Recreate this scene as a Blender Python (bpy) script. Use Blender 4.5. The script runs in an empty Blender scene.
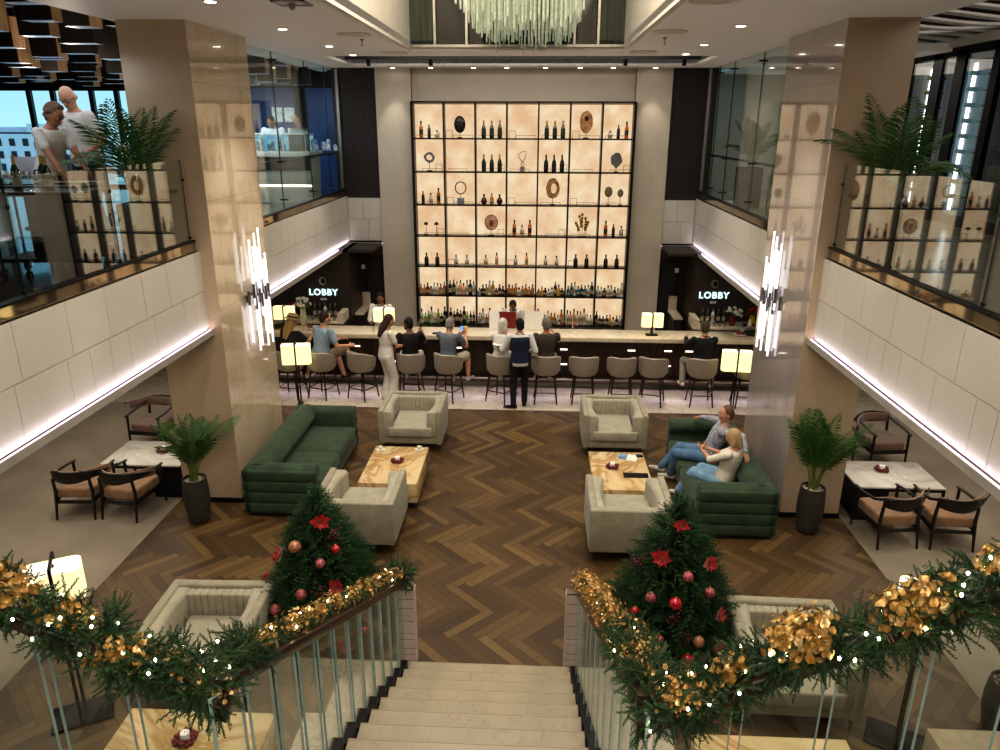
import bpy, math, random
import numpy as np
from mathutils import Vector, Matrix, Euler
random.seed(7)
rng = np.random.RandomState(5)
PI = math.pi
SC = bpy.context.scene
COL = SC.collection

# ------------------------------------------------------------------ helpers
class MB:
    def __init__(self):
        self.v = []; self.f = []; self.mi = []; self.cur = 0
    def add(self, vs, fs):
        n = len(self.v)
        self.v.extend([tuple(p) for p in vs])
        for f in fs:
            self.f.append(tuple(i + n for i in f)); self.mi.append(self.cur)
        return self
    def box(self, x0, x1, y0, y1, z0, z1, M=None):
        vs = [(x, y, z) for z in (z0, z1) for y in (y0, y1) for x in (x0, x1)]
        if M is not None: vs = [M @ Vector(p) for p in vs]
        return self.add(vs, [(0, 2, 3, 1), (4, 5, 7, 6), (0, 1, 5, 4), (2, 6, 7, 3), (0, 4, 6, 2), (1, 3, 7, 5)])
    def rings(self, rings, cap=True, closed=True):
        n = len(rings[0]); vs = [p for r in rings for p in r]; fs = []
        for k in range(len(rings) - 1):
            for i in range(n if closed else n - 1):
                j = (i + 1) % n
                fs.append((k * n + i, k * n + j, (k + 1) * n + j, (k + 1) * n + i))
        if cap:
            fs.append(tuple(range(n - 1, -1, -1))); fs.append(tuple((len(rings) - 1) * n + i for i in range(n)))
        return self.add(vs, fs)
    def tube(self, pts, r, n=8, cap=True, flat=1.0):
        pts = [Vector(p) for p in pts]; rs = r if isinstance(r, (list, tuple)) else [r] * len(pts)
        rings = []; up = None
        for k, p in enumerate(pts):
            a = pts[max(0, k - 1)]; b = pts[min(len(pts) - 1, k + 1)]
            t = (b - a); t = t.normalized() if t.length > 1e-9 else Vector((0, 0, 1))
            if up is None:
                up = Vector((0, 0, 1)) if abs(t.z) < .9 else Vector((1, 0, 0))
            s = t.cross(up).normalized(); u = s.cross(t).normalized(); up = u
            rings.append([p + s * math.cos(2 * PI * i / n) * rs[k] + u * math.sin(2 * PI * i / n) * rs[k] * flat for i in range(n)])
        return self.rings(rings, cap)
    def lathe(self, prof, n=16, c=(0, 0, 0), cap=True):
        return self.rings([[(c[0] + r * math.cos(2 * PI * i / n), c[1] + r * math.sin(2 * PI * i / n), c[2] + z) for i in range(n)] for r, z in prof], cap)
    def ell(self, c, r, n=10, m=8, M=None):
        c = Vector(c); R_ = M if M is not None else Matrix.Identity(3); rings = []
        for k in range(m + 1):
            th = PI * (k + .02 if k == 0 else (k - .02 if k == m else k)) / m
            rings.append([c + R_ @ Vector((r[0] * math.sin(th) * math.cos(2 * PI * i / n), r[1] * math.sin(th) * math.sin(2 * PI * i / n), -r[2] * math.cos(th))) for i in range(n)])
        return self.rings(rings)
    def prism(self, poly, axis, a, b):
        def P(u, v, w): return {'x': (w, u, v), 'y': (u, w, v), 'z': (u, v, w)}[axis]
        return self.rings([[P(u, v, a) for u, v in poly], [P(u, v, b) for u, v in poly]])
    def inst(self, V, F, mats):
        """many copies of a small mesh: V (n,3) array, F list, mats list of 4x4"""
        n = len(V)
        Vh = np.hstack([V, np.ones((n, 1))])
        for M in mats:
            W = (Vh @ np.array(M).T)[:, :3]
            b = len(self.v)
            self.v.extend(map(tuple, W.tolist()))
            self.f.extend([tuple(i + b for i in f) for f in F]); self.mi.extend([self.cur] * len(F))
        return self
def ob(name, mb, m, parent=None, bevel=0, smooth=True, seg=2, loc=None, rot=None, kind=None):
    me = bpy.data.meshes.new(name); me.from_pydata(mb.v, [], mb.f)
    ms = m if isinstance(m, (list, tuple)) else [m]
    for q in ms: me.materials.append(q)
    if len(ms) > 1: me.polygons.foreach_set('material_index', mb.mi)
    o = bpy.data.objects.new(name, me); COL.objects.link(o)
    if smooth:
        me.polygons.foreach_set('use_smooth', [True] * len(me.polygons))
        try: me.set_sharp_from_angle(angle=math.radians(38))
        except Exception: pass
    if bevel:
        b = o.modifiers.new('b', 'BEVEL'); b.width = bevel; b.segments = seg; b.limit_method = 'ANGLE'; b.harden_normals = False
        if smooth: bake(o, 50)
    if parent: o.parent = parent
    if loc: o.location = loc
    if rot: o.rotation_euler = rot
    if kind: o['kind'] = kind
    return o
def bake(o, ang=None):
    dg = bpy.context.evaluated_depsgraph_get(); dg.update()
    me = bpy.data.meshes.new_from_object(o.evaluated_get(dg)); o.modifiers.clear(); o.data = me
    me.polygons.foreach_set('use_smooth', [True] * len(me.polygons))
    if ang:
        try: me.set_sharp_from_angle(angle=math.radians(ang))
        except Exception: pass
def tag(o, label, cat, group=None, kind=None):
    if label: o['label'] = label
    if cat: o['category'] = cat
    if group: o['group'] = group
    if kind: o['kind'] = kind
    return o
def thing(name, label, cat, loc=(0, 0, 0), rz=0, group=None):
    o = bpy.data.objects.new(name, None); COL.objects.link(o); o.empty_display_size = .1
    o.location = loc; o.rotation_euler = (0, 0, rz)
    return tag(o, label, cat, group)
def dup(src, loc=None, rz=None, label=None, group=None, parent=None, scale=None):
    c = src.copy(); COL.objects.link(c)
    if parent: c.parent = parent
    for ch in list(src.children): dup(ch, parent=c)
    if loc is not None: c.location = loc
    if rz is not None: c.rotation_euler = (0, 0, rz)
    if scale: c.scale = (scale,) * 3
    if label: c['label'] = label
    if group: c['group'] = group
    return c
def struct(name, mb, m, bevel=0, smooth=False, label=None):
    return ob(name, mb, m, bevel=bevel, smooth=smooth, kind='structure')
ORD = ['zeroth', 'first', 'second', 'third', 'fourth', 'fifth', 'sixth', 'seventh', 'eighth', 'ninth', 'tenth', 'eleventh', 'twelfth', 'thirteenth', 'fourteenth', 'fifteenth', 'sixteenth']

# ------------------------------------------------------------------ materials
def hexc(h):
    h = h.lstrip('#'); c = [int(h[i:i + 2], 16) / 255 for i in (0, 2, 4)]
    return tuple((x / 12.92 if x <= .04045 else ((x + .055) / 1.055) ** 2.4) for x in c) + (1,)
class NT:
    def __init__(self, m):
        self.t = m.node_tree; self.n = self.t.nodes; self.l = self.t.links
    def new(self, ty, **k):
        x = self.n.new(ty)
        for a, b in k.items(): setattr(x, a, b)
        return x
    def math(self, op, a, b=None, c=None):
        x = self.n.new('ShaderNodeMath'); x.operation = op
        for i, q in enumerate((a, b, c)):
            if q is None: continue
            if isinstance(q, (int, float)): x.inputs[i].default_value = q
            else: self.l.new(q, x.inputs[i])
        return x.outputs[0]
    def mix(self, f, a, b):
        x = self.n.new('ShaderNodeMix'); x.data_type = 'RGBA'
        for s, q in ((0, f), (6, a), (7, b)):
            if isinstance(q, (int, float)): x.inputs[s].default_value = q
            elif isinstance(q, tuple): x.inputs[s].default_value = q
            else: self.l.new(q, x.inputs[s])
        return x.outputs[2]
    def noise(self, scale, detail=4, vec=None, rough=.55, dist=0):
        x = self.n.new('ShaderNodeTexNoise'); x.inputs['Scale'].default_value = scale; x.inputs['Detail'].default_value = detail
        x.inputs['Roughness'].default_value = rough; x.inputs['Distortion'].default_value = dist
        if vec is not None: self.l.new(vec, x.inputs['Vector'])
        return x.outputs['Fac']
    def ramp(self, f, stops):
        x = self.n.new('ShaderNodeValToRGB'); self.l.new(f, x.inputs[0]); e = x.color_ramp.elements
        while len(e) > 1: e.remove(e[-1])
        e[0].position = stops[0][0]; e[0].color = stops[0][1]
        for p, c in stops[1:]:
            q = e.new(p); q.color = c
        return x.outputs[0]
    def mapped(self, scale=(1, 1, 1), loc=(0, 0, 0), coord='Object', rot=(0, 0, 0)):
        t = self.n.new('ShaderNodeTexCoord'); m = self.n.new('ShaderNodeMapping')
        m.inputs['Scale'].default_value = scale; m.inputs['Location'].default_value = loc; m.inputs['Rotation'].default_value = rot
        self.l.new(t.outputs[coord], m.inputs[0]); return m.outputs[0]
def mat(name, col, rough=.5, metal=0, col2=None, scale=6, detail=4, stretch=(1, 1, 1), emit=0, ecol=None, coat=0, bump=0, bscale=40, spec=None, trans=0, lo=.35, hi=.65, dist=0, sheen=0, sss=0):
    m = bpy.data.materials.new(name); m.use_nodes = True; N = NT(m); b = N.n['Principled BSDF']
    c = hexc(col) if isinstance(col, str) else col
    b.inputs['Base Color'].default_value = c
    b.inputs['Roughness'].default_value = rough; b.inputs['Metallic'].default_value = metal
    if spec is not None: b.inputs['Specular IOR Level'].default_value = spec
    if coat: b.inputs['Coat Weight'].default_value = coat; b.inputs['Coat Roughness'].default_value = .04
    if trans: b.inputs['Transmission Weight'].default_value = trans
    if sheen: b.inputs['Sheen Weight'].default_value = sheen
    vec = N.mapped(stretch)
    out = None
    c2 = hexc(col2) if isinstance(col2, str) else (col2 or tuple(x * .86 for x in c[:3]) + (1,))
    out = N.ramp(N.noise(scale, detail, vec, dist=dist), [(lo, c), (hi, c2)])
    N.l.new(out, b.inputs['Base Color'])
    if emit:
        b.inputs['Emission Strength'].default_value = emit
        if ecol: b.inputs['Emission Color'].default_value = hexc(ecol)
        else: N.l.new(out, b.inputs['Emission Color'])
    if bump:
        bp = N.new('ShaderNodeBump'); bp.inputs['Strength'].default_value = bump; bp.inputs['Distance'].default_value = .01
        N.l.new(N.noise(bscale, 3, vec), bp.inputs['Height']); N.l.new(bp.outputs[0], b.inputs['Normal'])
    return m
def glass(name, ior=1.5, tint=(.93, .97, .95, 1), rough=0.0, add=0.0):
    """thin pane: Schlick reflectance, two-sided, rest passes straight through"""
    m = bpy.data.materials.new(name); m.use_nodes = True; N = NT(m); N.n.clear()
    o = N.new('ShaderNodeOutputMaterial'); t = N.new('ShaderNodeBsdfTransparent'); g = N.new('ShaderNodeBsdfGlossy')
    t.inputs[0].default_value = tint; g.inputs['Roughness'].default_value = rough; g.inputs[0].default_value = (1, 1, 1, 1)
    ge = N.new('ShaderNodeNewGeometry'); vm = N.new('ShaderNodeVectorMath'); vm.operation = 'DOT_PRODUCT'
    N.l.new(ge.outputs['Incoming'], vm.inputs[0]); N.l.new(ge.outputs['Normal'], vm.inputs[1])
    c = N.math('ABSOLUTE', vm.outputs['Value']); f0 = ((ior - 1) / (ior + 1)) ** 2
    fac = N.math('MULTIPLY_ADD', N.math('POWER', N.math('SUBTRACT', 1, c), 5), 1 - f0, f0 + add)
    s = N.noise(3.0, 3, N.mapped()); fac = N.math('MULTIPLY', fac, N.math('MULTIPLY_ADD', s, .1, .95))
    x = N.new('ShaderNodeMixShader'); N.l.new(fac, x.inputs[0]); N.l.new(t.outputs[0], x.inputs[1]); N.l.new(g.outputs[0], x.inputs[2]); N.l.new(x.outputs[0], o.inputs[0])
    return m
def emis(name, col, s, col2=None, scale=3):
    m = bpy.data.materials.new(name); m.use_nodes = True; N = NT(m); N.n.clear()
    o = N.new('ShaderNodeOutputMaterial'); e = N.new('ShaderNodeEmission'); e.inputs[1].default_value = s
    c = hexc(col); c2 = hexc(col2) if col2 else c
    N.l.new(N.ramp(N.noise(scale, 5, N.mapped()), [(.35, c), (.65, c2)]), e.inputs[0])
    N.l.new(e.outputs[0], o.inputs[0]); return m

def herringbone():
    m = bpy.data.materials.new('herringbone_oak'); m.use_nodes = True; N = NT(m); b = N.n['Principled BSDF']
    W = .105; n = 6
    v = N.mapped(rot=(0, 0, PI / 4), scale=(1, 1, 1)); s = N.new('ShaderNodeSeparateXYZ'); N.l.new(v, s.inputs[0])
    u = N.math('DIVIDE', s.outputs[0], W); w = N.math('DIVIDE', s.outputs[1], W)
    i = N.math('FLOOR', u); j = N.math('FLOOR', w); fu = N.math('FRACT', u); fw = N.math('FRACT', w)
    k = N.math('FLOORED_MODULO', N.math('SUBTRACT', i, j), 2 * n)
    hor = N.math('LESS_THAN', k, n - .5)
    def sel(a, c): # hor? a : c
        return N.math('ADD', N.math('MULTIPLY', hor, a), N.math('MULTIPLY', N.math('SUBTRACT', 1, hor), c))
    idx = sel(N.math('SUBTRACT', i, k), i); idy = sel(j, N.math('ADD', j, N.math('SUBTRACT', k, n)))
    across = sel(fw, fu)
    along = sel(N.math('ADD', k, fu), N.math('ADD', N.math('SUBTRACT', n - 1, N.math('SUBTRACT', k, n)), fw))
    cid = N.new('ShaderNodeCombineXYZ'); N.l.new(idx, cid.inputs[0]); N.l.new(idy, cid.inputs[1]); N.l.new(hor, cid.inputs[2])
    wn = N.new('ShaderNodeTexWhiteNoise'); wn.noise_dimensions = '3D'; N.l.new(cid.outputs[0], wn.inputs[0])
    g = N.new('ShaderNodeCombineXYZ')
    N.l.new(N.math('MULTIPLY', along, .35), g.inputs[0]); N.l.new(N.math('MULTIPLY', across, 2.2), g.inputs[1]); N.l.new(N.math('MULTIPLY', wn.outputs[0], 50), g.inputs[2])
    grain = N.noise(3.2, 5, g.outputs[0], .65, .6)
    tone = N.math('ADD', N.math('MULTIPLY', wn.outputs[0], .62), N.math('MULTIPLY', grain, .5))
    c = N.ramp(tone, [(.12, hexc('#35281a')), (.45, hexc('#4d3b22')), (.75, hexc('#5e4a2b')), (1.0, hexc('#79623c'))])
    e1 = N.math('MINIMUM', across, N.math('SUBTRACT', 1, across)); e2 = N.math('MINIMUM', along, N.math('SUBTRACT', n, along))
    edge = N.math('LESS_THAN', N.math('MINIMUM', e1, e2), .022)
    c = N.mix(edge, c, hexc('#22160c'))
    N.l.new(c, b.inputs['Base Color'])
    N.l.new(N.math('MULTIPLY_ADD', grain, .2, .33), b.inputs['Roughness'])
    return m
def marble_tiles(name, base, vein, tile=(1.2, .6), grout='#8d8474', rough=.25, axes=(0, 1), scale=1.6, sw=.02):
    m = bpy.data.materials.new(name); m.use_nodes = True; N = NT(m); b = N.n['Principled BSDF']
    v = N.mapped()
    cl = N.noise(scale, 6, v, .6, 1.2)
    vn = N.math('ABSOLUTE', N.math('SUBTRACT', N.noise(scale * 1.3, 8, v, .6, 1.5), .5))
    c = N.ramp(cl, [(.3, hexc(base)), (.7, tuple(x * .88 for x in hexc(base)[:3]) + (1,))])
    vein_f = N.math('MULTIPLY', N.math('LESS_THAN', vn, sw), .45)
    c = N.mix(vein_f, c, hexc(vein))
    if tile:
        s = N.new('ShaderNodeSeparateXYZ'); N.l.new(v, s.inputs[0])
        g = None
        for a, t in zip(axes, tile):
            fr = N.math('FRACT', N.math('DIVIDE', s.outputs[a], t))
            q = N.math('LESS_THAN', fr, .008 / t)
            g = q if g is None else N.math('MAXIMUM', g, q)
        c = N.mix(N.math('MULTIPLY', g, .6), c, hexc(grout))
    N.l.new(c, b.inputs['Base Color']); b.inputs['Roughness'].default_value = rough
    return m

M = {}
M['floor'] = herringbone()
M['carpet'] = mat('grey_carpet', '#a09686', .95, col2='#8d8475', scale=1.2, detail=6, bump=.4, bscale=300)
M['strip'] = marble_tiles('cream_stone', '#cdc3b2', '#9a8b78', (1.2, 1.2))
M['stair'] = marble_tiles('stair_stone', '#a09680', '#7d705a', None, rough=.35, sw=.006)
M['ceil'] = mat('ceiling_paint_glow', '#d8cfc4', .55, col2='#d2c9bd', scale=.4, emit=.10)  # faint glow put into the paint to brighten the ceiling
M['white'] = mat('white_paint', '#e4dfd6', .5, col2='#dcd7ce')
M['panel'] = mat('cladding_panel', '#cac7be', .38, col2='#c0bdb4', scale=1)
M['groove'] = mat('panel_groove', '#6f675c', .8)
M['pil_front'] = marble_tiles('pillar_stone_front', '#c4b096', '#ad9a80', None, rough=.3, scale=.9, sw=.006)
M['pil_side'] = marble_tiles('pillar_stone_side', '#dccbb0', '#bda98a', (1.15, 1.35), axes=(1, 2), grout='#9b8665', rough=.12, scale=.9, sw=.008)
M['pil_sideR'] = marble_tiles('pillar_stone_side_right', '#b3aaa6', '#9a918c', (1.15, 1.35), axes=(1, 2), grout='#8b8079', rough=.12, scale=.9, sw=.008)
for k in ('pil_side', 'pil_sideR'):
    M[k].node_tree.nodes['Principled BSDF'].inputs['Coat Weight'].default_value = .8
    M[k].node_tree.nodes['Principled BSDF'].inputs['Coat IOR'].default_value = 1.9
    M[k].node_tree.nodes['Principled BSDF'].inputs['Coat Roughness'].default_value = .02
M['wallstone'] = marble_tiles('wall_stone', '#b8afa0', '#a0988a', None, rough=.45, scale=1.2, sw=.004)
M['wallpil'] = marble_tiles('wall_pilaster_stone', '#c4bbab', '#a8a092', None, rough=.45, scale=1.4, sw=.004)
M['dwood'] = mat('dark_wood', '#2e2320', .5, col2='#211917', scale=8, stretch=(6, 6, .3), detail=5)
M['dwood2'] = mat('dark_brown_wood', '#3a2a20', .45, col2='#2a1d16', scale=6, stretch=(5, 5, .4), detail=5)
M['black'] = mat('black_metal', '#0e0d0d', .4, metal=.4)
M['blackm'] = mat('black_matt', '#151313', .7)
M['slot'] = mat('slot_dark', '#3a3030', .7)
M['onyx'] = emis('backlit_onyx', '#f7e0bc', .82, '#e6bf96', 2.6)
M['bronze'] = mat('bronze_line', '#8a6a48', .4, metal=.6)
M['glass'] = glass('clear_glass', 1.5)
M['glassb'] = glass('balustrade_glass', 2.6, (.9, .95, .93, 1))
M['glassw'] = glass('tall_glass', 1.22, (.84, .92, .92, 1))
M['glasslow'] = glass('cabinet_glass', 1.25, (.9, .93, .93, 1))
M['gedge'] = mat('glass_edge_green', '#9fb5ab', .15, col2='#87a198', emit=.1)
M['gedged'] = mat('glass_edge_dark', '#1f3f36', .2, col2='#27483f')
M['railw'] = mat('dark_stained_rail', '#3a2620', .35, col2='#2c1b16', scale=9, stretch=(1, 5, 5), coat=.3)
M['chrome'] = mat('chrome', '#d8d8d8', .12, metal=1)
M['steel'] = mat('brushed_steel', '#a9a6a0', .3, metal=1)
M['ledwhite'] = emis('led_strip_white', '#ecd0f2', 4.0)
M['ledwarm'] = emis('led_strip_warm', '#ffe9d6', 3.0)
M['spot'] = emis('downlight_lens', '#fff4e2', 14)
M['mirrorstrip'] = mat('polished_stone_strip', '#b8a78e', .04, metal=.9, col2='#a8977e')

# ------------------------------------------------------------------ camera
cam = bpy.data.cameras.new('camera'); co = bpy.data.objects.new('camera', cam); COL.objects.link(co); SC.camera = co
rt = Vector((0.99885121, 0.04781304, 0.00318841)); up = Vector((-0.01834571, 0.32009123, 0.94720908)); fw = Vector((-0.04426836, 0.94617943, -0.32060068))
co.matrix_world = Matrix(((rt.x, up.x, -fw.x, .36), (rt.y, up.y, -fw.y, 0), (rt.z, up.z, -fw.z, 4.95), (0, 0, 0, 1)))
cam.sensor_width = 36; cam.lens = 740.5655 * 36 / 1000; cam.clip_start = .05; cam.clip_end = 200

# ------------------------------------------------------------------ room shell
UF = 3.48          # upper floor level
CZ = 6.05          # ceiling
YB = 16.4          # back wall
struct('floor', MB().box(-14, 9, -5, 16.9, -.2, -.012), M['blackm'])
struct('floor_herringbone', MB().box(-4.48, 4.48, -5, 12.62, -.012, 0), M['floor'])
struct('floor_carpet_left', MB().box(-14, -4.48, -5, 12.62, -.012, .004), M['carpet'])
struct('floor_carpet_right', MB().box(4.48, 9, -5, 12.62, -.012, .004), M['carpet'])
struct('floor_stone_strip', MB().box(-14, 9, 12.62, 16.9, -.012, .004), M['strip'])
mb = MB(); mb.box(-1.42, 1.42, 5.17, 5.86, 0, .006); mb.box(-1.6, 1.6, 2.4, 5.17, 0, .006)
struct('floor_stair_apron', mb, M['strip'])
# ceiling with coffer opening and slot
cx0, cx1, cy1 = -1.63, 1.66, 12.42
mb = MB()
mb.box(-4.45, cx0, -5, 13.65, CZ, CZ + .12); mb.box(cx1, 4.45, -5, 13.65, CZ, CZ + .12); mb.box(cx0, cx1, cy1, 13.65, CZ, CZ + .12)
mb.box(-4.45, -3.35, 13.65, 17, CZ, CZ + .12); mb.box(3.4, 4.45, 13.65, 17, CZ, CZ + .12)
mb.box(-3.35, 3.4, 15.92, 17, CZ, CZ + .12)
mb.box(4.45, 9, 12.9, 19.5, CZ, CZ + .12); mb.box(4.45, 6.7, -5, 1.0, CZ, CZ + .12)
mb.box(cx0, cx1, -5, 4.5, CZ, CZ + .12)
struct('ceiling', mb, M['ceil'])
mb = MB(); mb.box(-3.4, 3.45, 13.6, 15.97, 6.5, 6.55); mb.box(-3.4, 3.45, 13.55, 13.65, CZ + .05, 6.5); mb.box(-3.4, 3.45, 15.92, 16.0, CZ + .05, 6.5)
mb.box(-3.4, -3.35, 13.6, 15.97, CZ + .05, 6.5); mb.box(3.4, 3.45, 13.6, 15.97, CZ + .05, 6.5)
struct('ceiling_slot', mb, M['slot'])
mb = MB()
for y in (14.1, 15.2): mb.box(-3.35, 3.4, y, y + .06, 6.12, 6.2)
struct('ceiling_slot_track', mb, M['blackm'])
# coffer well
M['curtain'] = mat('pleated_green_curtain', '#56604f', .6, col2='#333b30', scale=14, stretch=(3, 3, .05), detail=3)
M['cofferw'] = mat('coffer_side_glow', '#d9d2c4', .45, col2='#d0c8b8', emit=.12)  # coffer sides glow faintly as added fill
mb = MB(); mb.box(cx0 - .1, cx0, 4.5, cy1, CZ, 7.9); mb.box(cx1, cx1 + .1, 4.5, cy1, CZ, 7.9); mb.box(cx0, cx1, 4.4, 4.5, CZ, 7.9)
struct('ceiling_coffer_sides', mb, M['cofferw'])
mb = MB(); mb.box(cx0 - .1, cx1 + .1, cy1, cy1 + .1, CZ + .02, 7.9); struct('ceiling_coffer_end', mb, M['curtain'])
M['darkgl'] = mat('dark_glass_panel', '#0b0e0b', .08, col2='#141814')
mb = MB()
for a, b in ((-1.2, -.78), (.95, 1.22)): mb.box(a, b, cy1 - .02, cy1 - .002, CZ + .05, 7.8)
mb.box(-.7, .8, cy1 - .02, cy1 - .002, CZ + .05, 7.8)
struct('ceiling_coffer_glass', mb, M['darkgl'])
mb = MB()
for x in (-1.24, -.75, -.18, .36, .9, 1.26): mb.box(x - .018, x + .018, cy1 - .06, cy1 - .022, CZ + .03, 7.8)
mb.box(cx0, cx1, cy1 - .07, cy1 - .02, CZ + .02, CZ + .06)
struct('trim_1', mb, M['steel'])
struct('ceiling_fill_panel', MB().box(cx0, cx1, 4.5, cy1, 7.9, 7.95), emis('added_fill_glow', '#ffe8c8', 1.0))  # unseen glowing panel added as soft main light
# coffer edge trim
mb = MB(); mb.box(cx0 - .05, cx0 + .02, 4.5, cy1 + .05, CZ - .02, CZ + .02); mb.box(cx1 - .02, cx1 + .05, 4.5, cy1 + .05, CZ - .02, CZ + .02); mb.box(cx0, cx1, cy1 - .02, cy1 + .05, CZ - .02, CZ + .02)
struct('trim_2', mb, M['white'])

# back wall
mb = MB(); mb.box(-4.0, 4.1, YB + .2, YB + .4, 0, 6.3); struct('wall_back', mb, M['wallstone'])
mb = MB(); mb.box(-2.27, 2.36, YB + .02, YB + .2, 5.38, CZ); mb.box(-2.27, 2.36, YB + .1, YB + .2, 0, 5.38)
struct('wall_back_upper', mb, M['wallstone'])
for nm, a, b in (('wall_pilaster_left', -3.02, -2.27), ('wall_pilaster_right', 2.36, 3.1)):
    struct(nm, MB().box(a, b, YB - .06, YB + .2, 0, CZ), M['wallpil'])
mb = MB()
for x in (-2.275, 2.355): mb.box(x, x + .012, YB - .065, YB + .02, 0, CZ)
struct('trim_3', mb, M['bronze'])
def slatwall(name, x0, x1, y, z0, z1):
    mb = MB(); n = int((x1 - x0) / .06); mb.box(x0, x1, y + .02, y + .15, z0, z1)
    for i in range(n):
        a = x0 + (x1 - x0) * i / n; mb.box(a + .004, a + (x1 - x0) / n - .004, y, y + .02, z0, z1)
    struct(name, mb, M['dwood'])
slatwall('wall_wood_left', -3.95, -3.02, YB, 3.42, CZ); slatwall('wall_wood_right', 3.1, 4.02, YB, 3.42, CZ)

# upper slabs + cladding
def panelwall(name, side, y0, y1, x):
    """cladding in plane x facing the hall, z 2.5..3.47, random-width panels in two courses"""
    s = -1 if side == 'left' else 1
    pr = random.Random(3 if side == 'left' else 4)
    mb = MB(); mg = MB()
    xa, xb = (x - .03, x) if s < 0 else (x, x + .03)
    mg.box(xa - .01 if s < 0 else xa + .012, xb - .012 if s < 0 else xb + .01, y0, y1, 2.5, 3.46)
    for z0, z1 in ((2.5, 2.965), (2.972, 3.46)):
        y = y0
        while y < y1 - .01:
            w = pr.choice([.28, .34, .62, .7, .55]); e = min(y + w, y1)
            mb.box(xa, xb, y + .003, e - .003, z0, z1); y = e
    root = struct(name, mb, M['panel']); struct(name + '_backing', mg, M['groove'])
panelwall('wall_cladding_left', 'left', -5, 8.93, -3.76); panelwall('wall_cladding_left_far', 'left', 10.75, YB, -3.76)
panelwall('wall_cladding_right', 'right', -5, 8.93, 3.78); panelwall('wall_cladding_right_far', 'right', 10.9, YB, 3.78)
mb = MB(); mg = MB()
for a, b in ((-3.75, -3.02), (3.1, 3.77)):
    for z0, z1, sp in ((2.5, 2.965, .6), (2.972, 3.42, .45)):
        c = a + (b - a) * sp; mb.box(a, c - .003, YB - .03, YB, z0, z1); mb.box(c + .003, b, YB - .03, YB, z0, z1)
    mg.box(a, b, YB - .005, YB + .2, 2.5, 3.42)
struct('wall_cladding_back', mb, M['panel']); struct('wall_cladding_back_backing', mg, M['groove'])
# ledges with LED wash
mb = MB(); ml = MB()
for (x0, x1, y0, y1) in ((-3.8, -3.70, -5, 8.93), (-3.8, -3.66, 10.75, YB), (3.72, 3.82, -5, 8.93), (3.68, 3.82, 10.9, YB)):
    mb.box(x0, x1, y0, y1, 2.40, 2.44)
    if x0 < 0: mb.box(x1 - .015, x1, y0, y1, 2.44, 2.475); ml.box(-3.757, -3.742, y0, y1, 2.442, 2.46)
    else: mb.box(x0, x0 + .015, y0, y1, 2.44, 2.475); ml.box(3.762, 3.777, y0, y1, 2.442, 2.46)
for a, b in ((-3.75, -3.02), (3.1, 3.77)):
    mb.box(a, b, YB - .14, YB, 2.40, 2.44); mb.box(a, b, YB - .14, YB - .125, 2.44, 2.475); ml.box(a, b, YB - .045, YB - .033, 2.442, 2.46)
struct('trim_4', mb, mat('ledge_grey', '#a39e97', .6)); struct('trim_5', ml, M['ledwhite'])
struct('floor_upper_left', MB().box(-14, -3.79, -5, 20, 2.46, UF - .02), M['white'])
M['ufloor'] = mat('upper_plank_floor', '#4a3a2e', .12, col2='#33271f', scale=3, stretch=(.4, 6, 1), coat=.6)
M['ustone'] = marble_tiles('upper_stone_floor', '#a89a86', '#85786a', (1.2, 1.2), rough=.2)
mb = MB(); mb.box(-14, -3.9, -5, 20, UF - .02, UF); struct('floor_upper_planks', mb, M['ufloor'])
struct('floor_upper_right', MB().box(3.81, 9, -5, 20, 2.46, UF - .02), M['white'])
struct('floor_upper_stone', MB().box(3.93, 9, -5, 20, UF - .02, UF), M['ustone'])
mb = MB(); mb.box(-3.79, 3.81, -5, .35, 2.9, UF); struct('floor_upper_landing', mb, M['ustone'])
# polished strip between cladding and glass channel
mb = MB()
for (xa, xb) in ((-3.9, -3.80), (3.82, 3.92)):
    mb.box(xa, xb, -5, 8.92, 3.46, 3.575); mb.box(xa, xb, 10.9 if xa > 0 else 10.76, YB, 3.46, 3.575)
struct('trim_6', mb, M['mirrorstrip'])
mb = MB()
for (xa, xb) in ((-3.87, -3.79), (3.81, 3.89)):
    mb.box(xa, xb, -5, 8.92, 3.575, 3.60); mb.box(xa, xb, 10.9 if xa > 0 else 10.76, YB, 3.575, 3.60)
struct('trim_7', mb, M['black'])
# pillars
for nm, x0, x1, y1, s in (('wall_pillar_left', -4.40, -3.60, 10.75, 1), ('wall_pillar_right', 3.68, 4.44, 10.9, -1)):
    mb = MB(); mb.box(x0, x1, 8.93, y1, 0, CZ)
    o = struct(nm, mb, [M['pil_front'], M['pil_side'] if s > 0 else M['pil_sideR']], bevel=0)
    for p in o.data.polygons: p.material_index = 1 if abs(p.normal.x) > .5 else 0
    mb = MB(); mb.box(x0 + .015, x1 - .015, 8.945, y1 - .015, CZ - .05, CZ + .0)
    struct('baseboard_' + ('left' if s > 0 else 'right'), MB().box(x0 - .012, x1 + .012, 8.918, y1 + .012, 0, .07), M['black'])
# outer walls
struct('wall_left', MB().box(-14.2, -14, -5, 20, 0, 6.6), M['wallstone'])
struct('wall_right', MB().box(9, 9.2, -5, 20, 0, 6.6), M['wallpil'])
struct('wall_front', MB().box(-14, 9, -5.2, -5, 0, 6.6), M['wallstone'])
struct('ceiling_upper_left', MB().box(-14, -4.45, -5, 20, 6.55, 6.65), M['blackm'])
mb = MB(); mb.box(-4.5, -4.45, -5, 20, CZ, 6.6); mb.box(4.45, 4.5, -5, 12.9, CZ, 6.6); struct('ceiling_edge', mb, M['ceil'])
mb = MB(); mb.box(4.45, 9, -5, 19, 6.55, 6.65); struct('ceiling_upper_right', mb, M['slot'])
struct('wall_upper_right_back', MB().box(3.9, 9, 18.5, 18.7, UF, CZ + .1), M['wallpil'])
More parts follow.
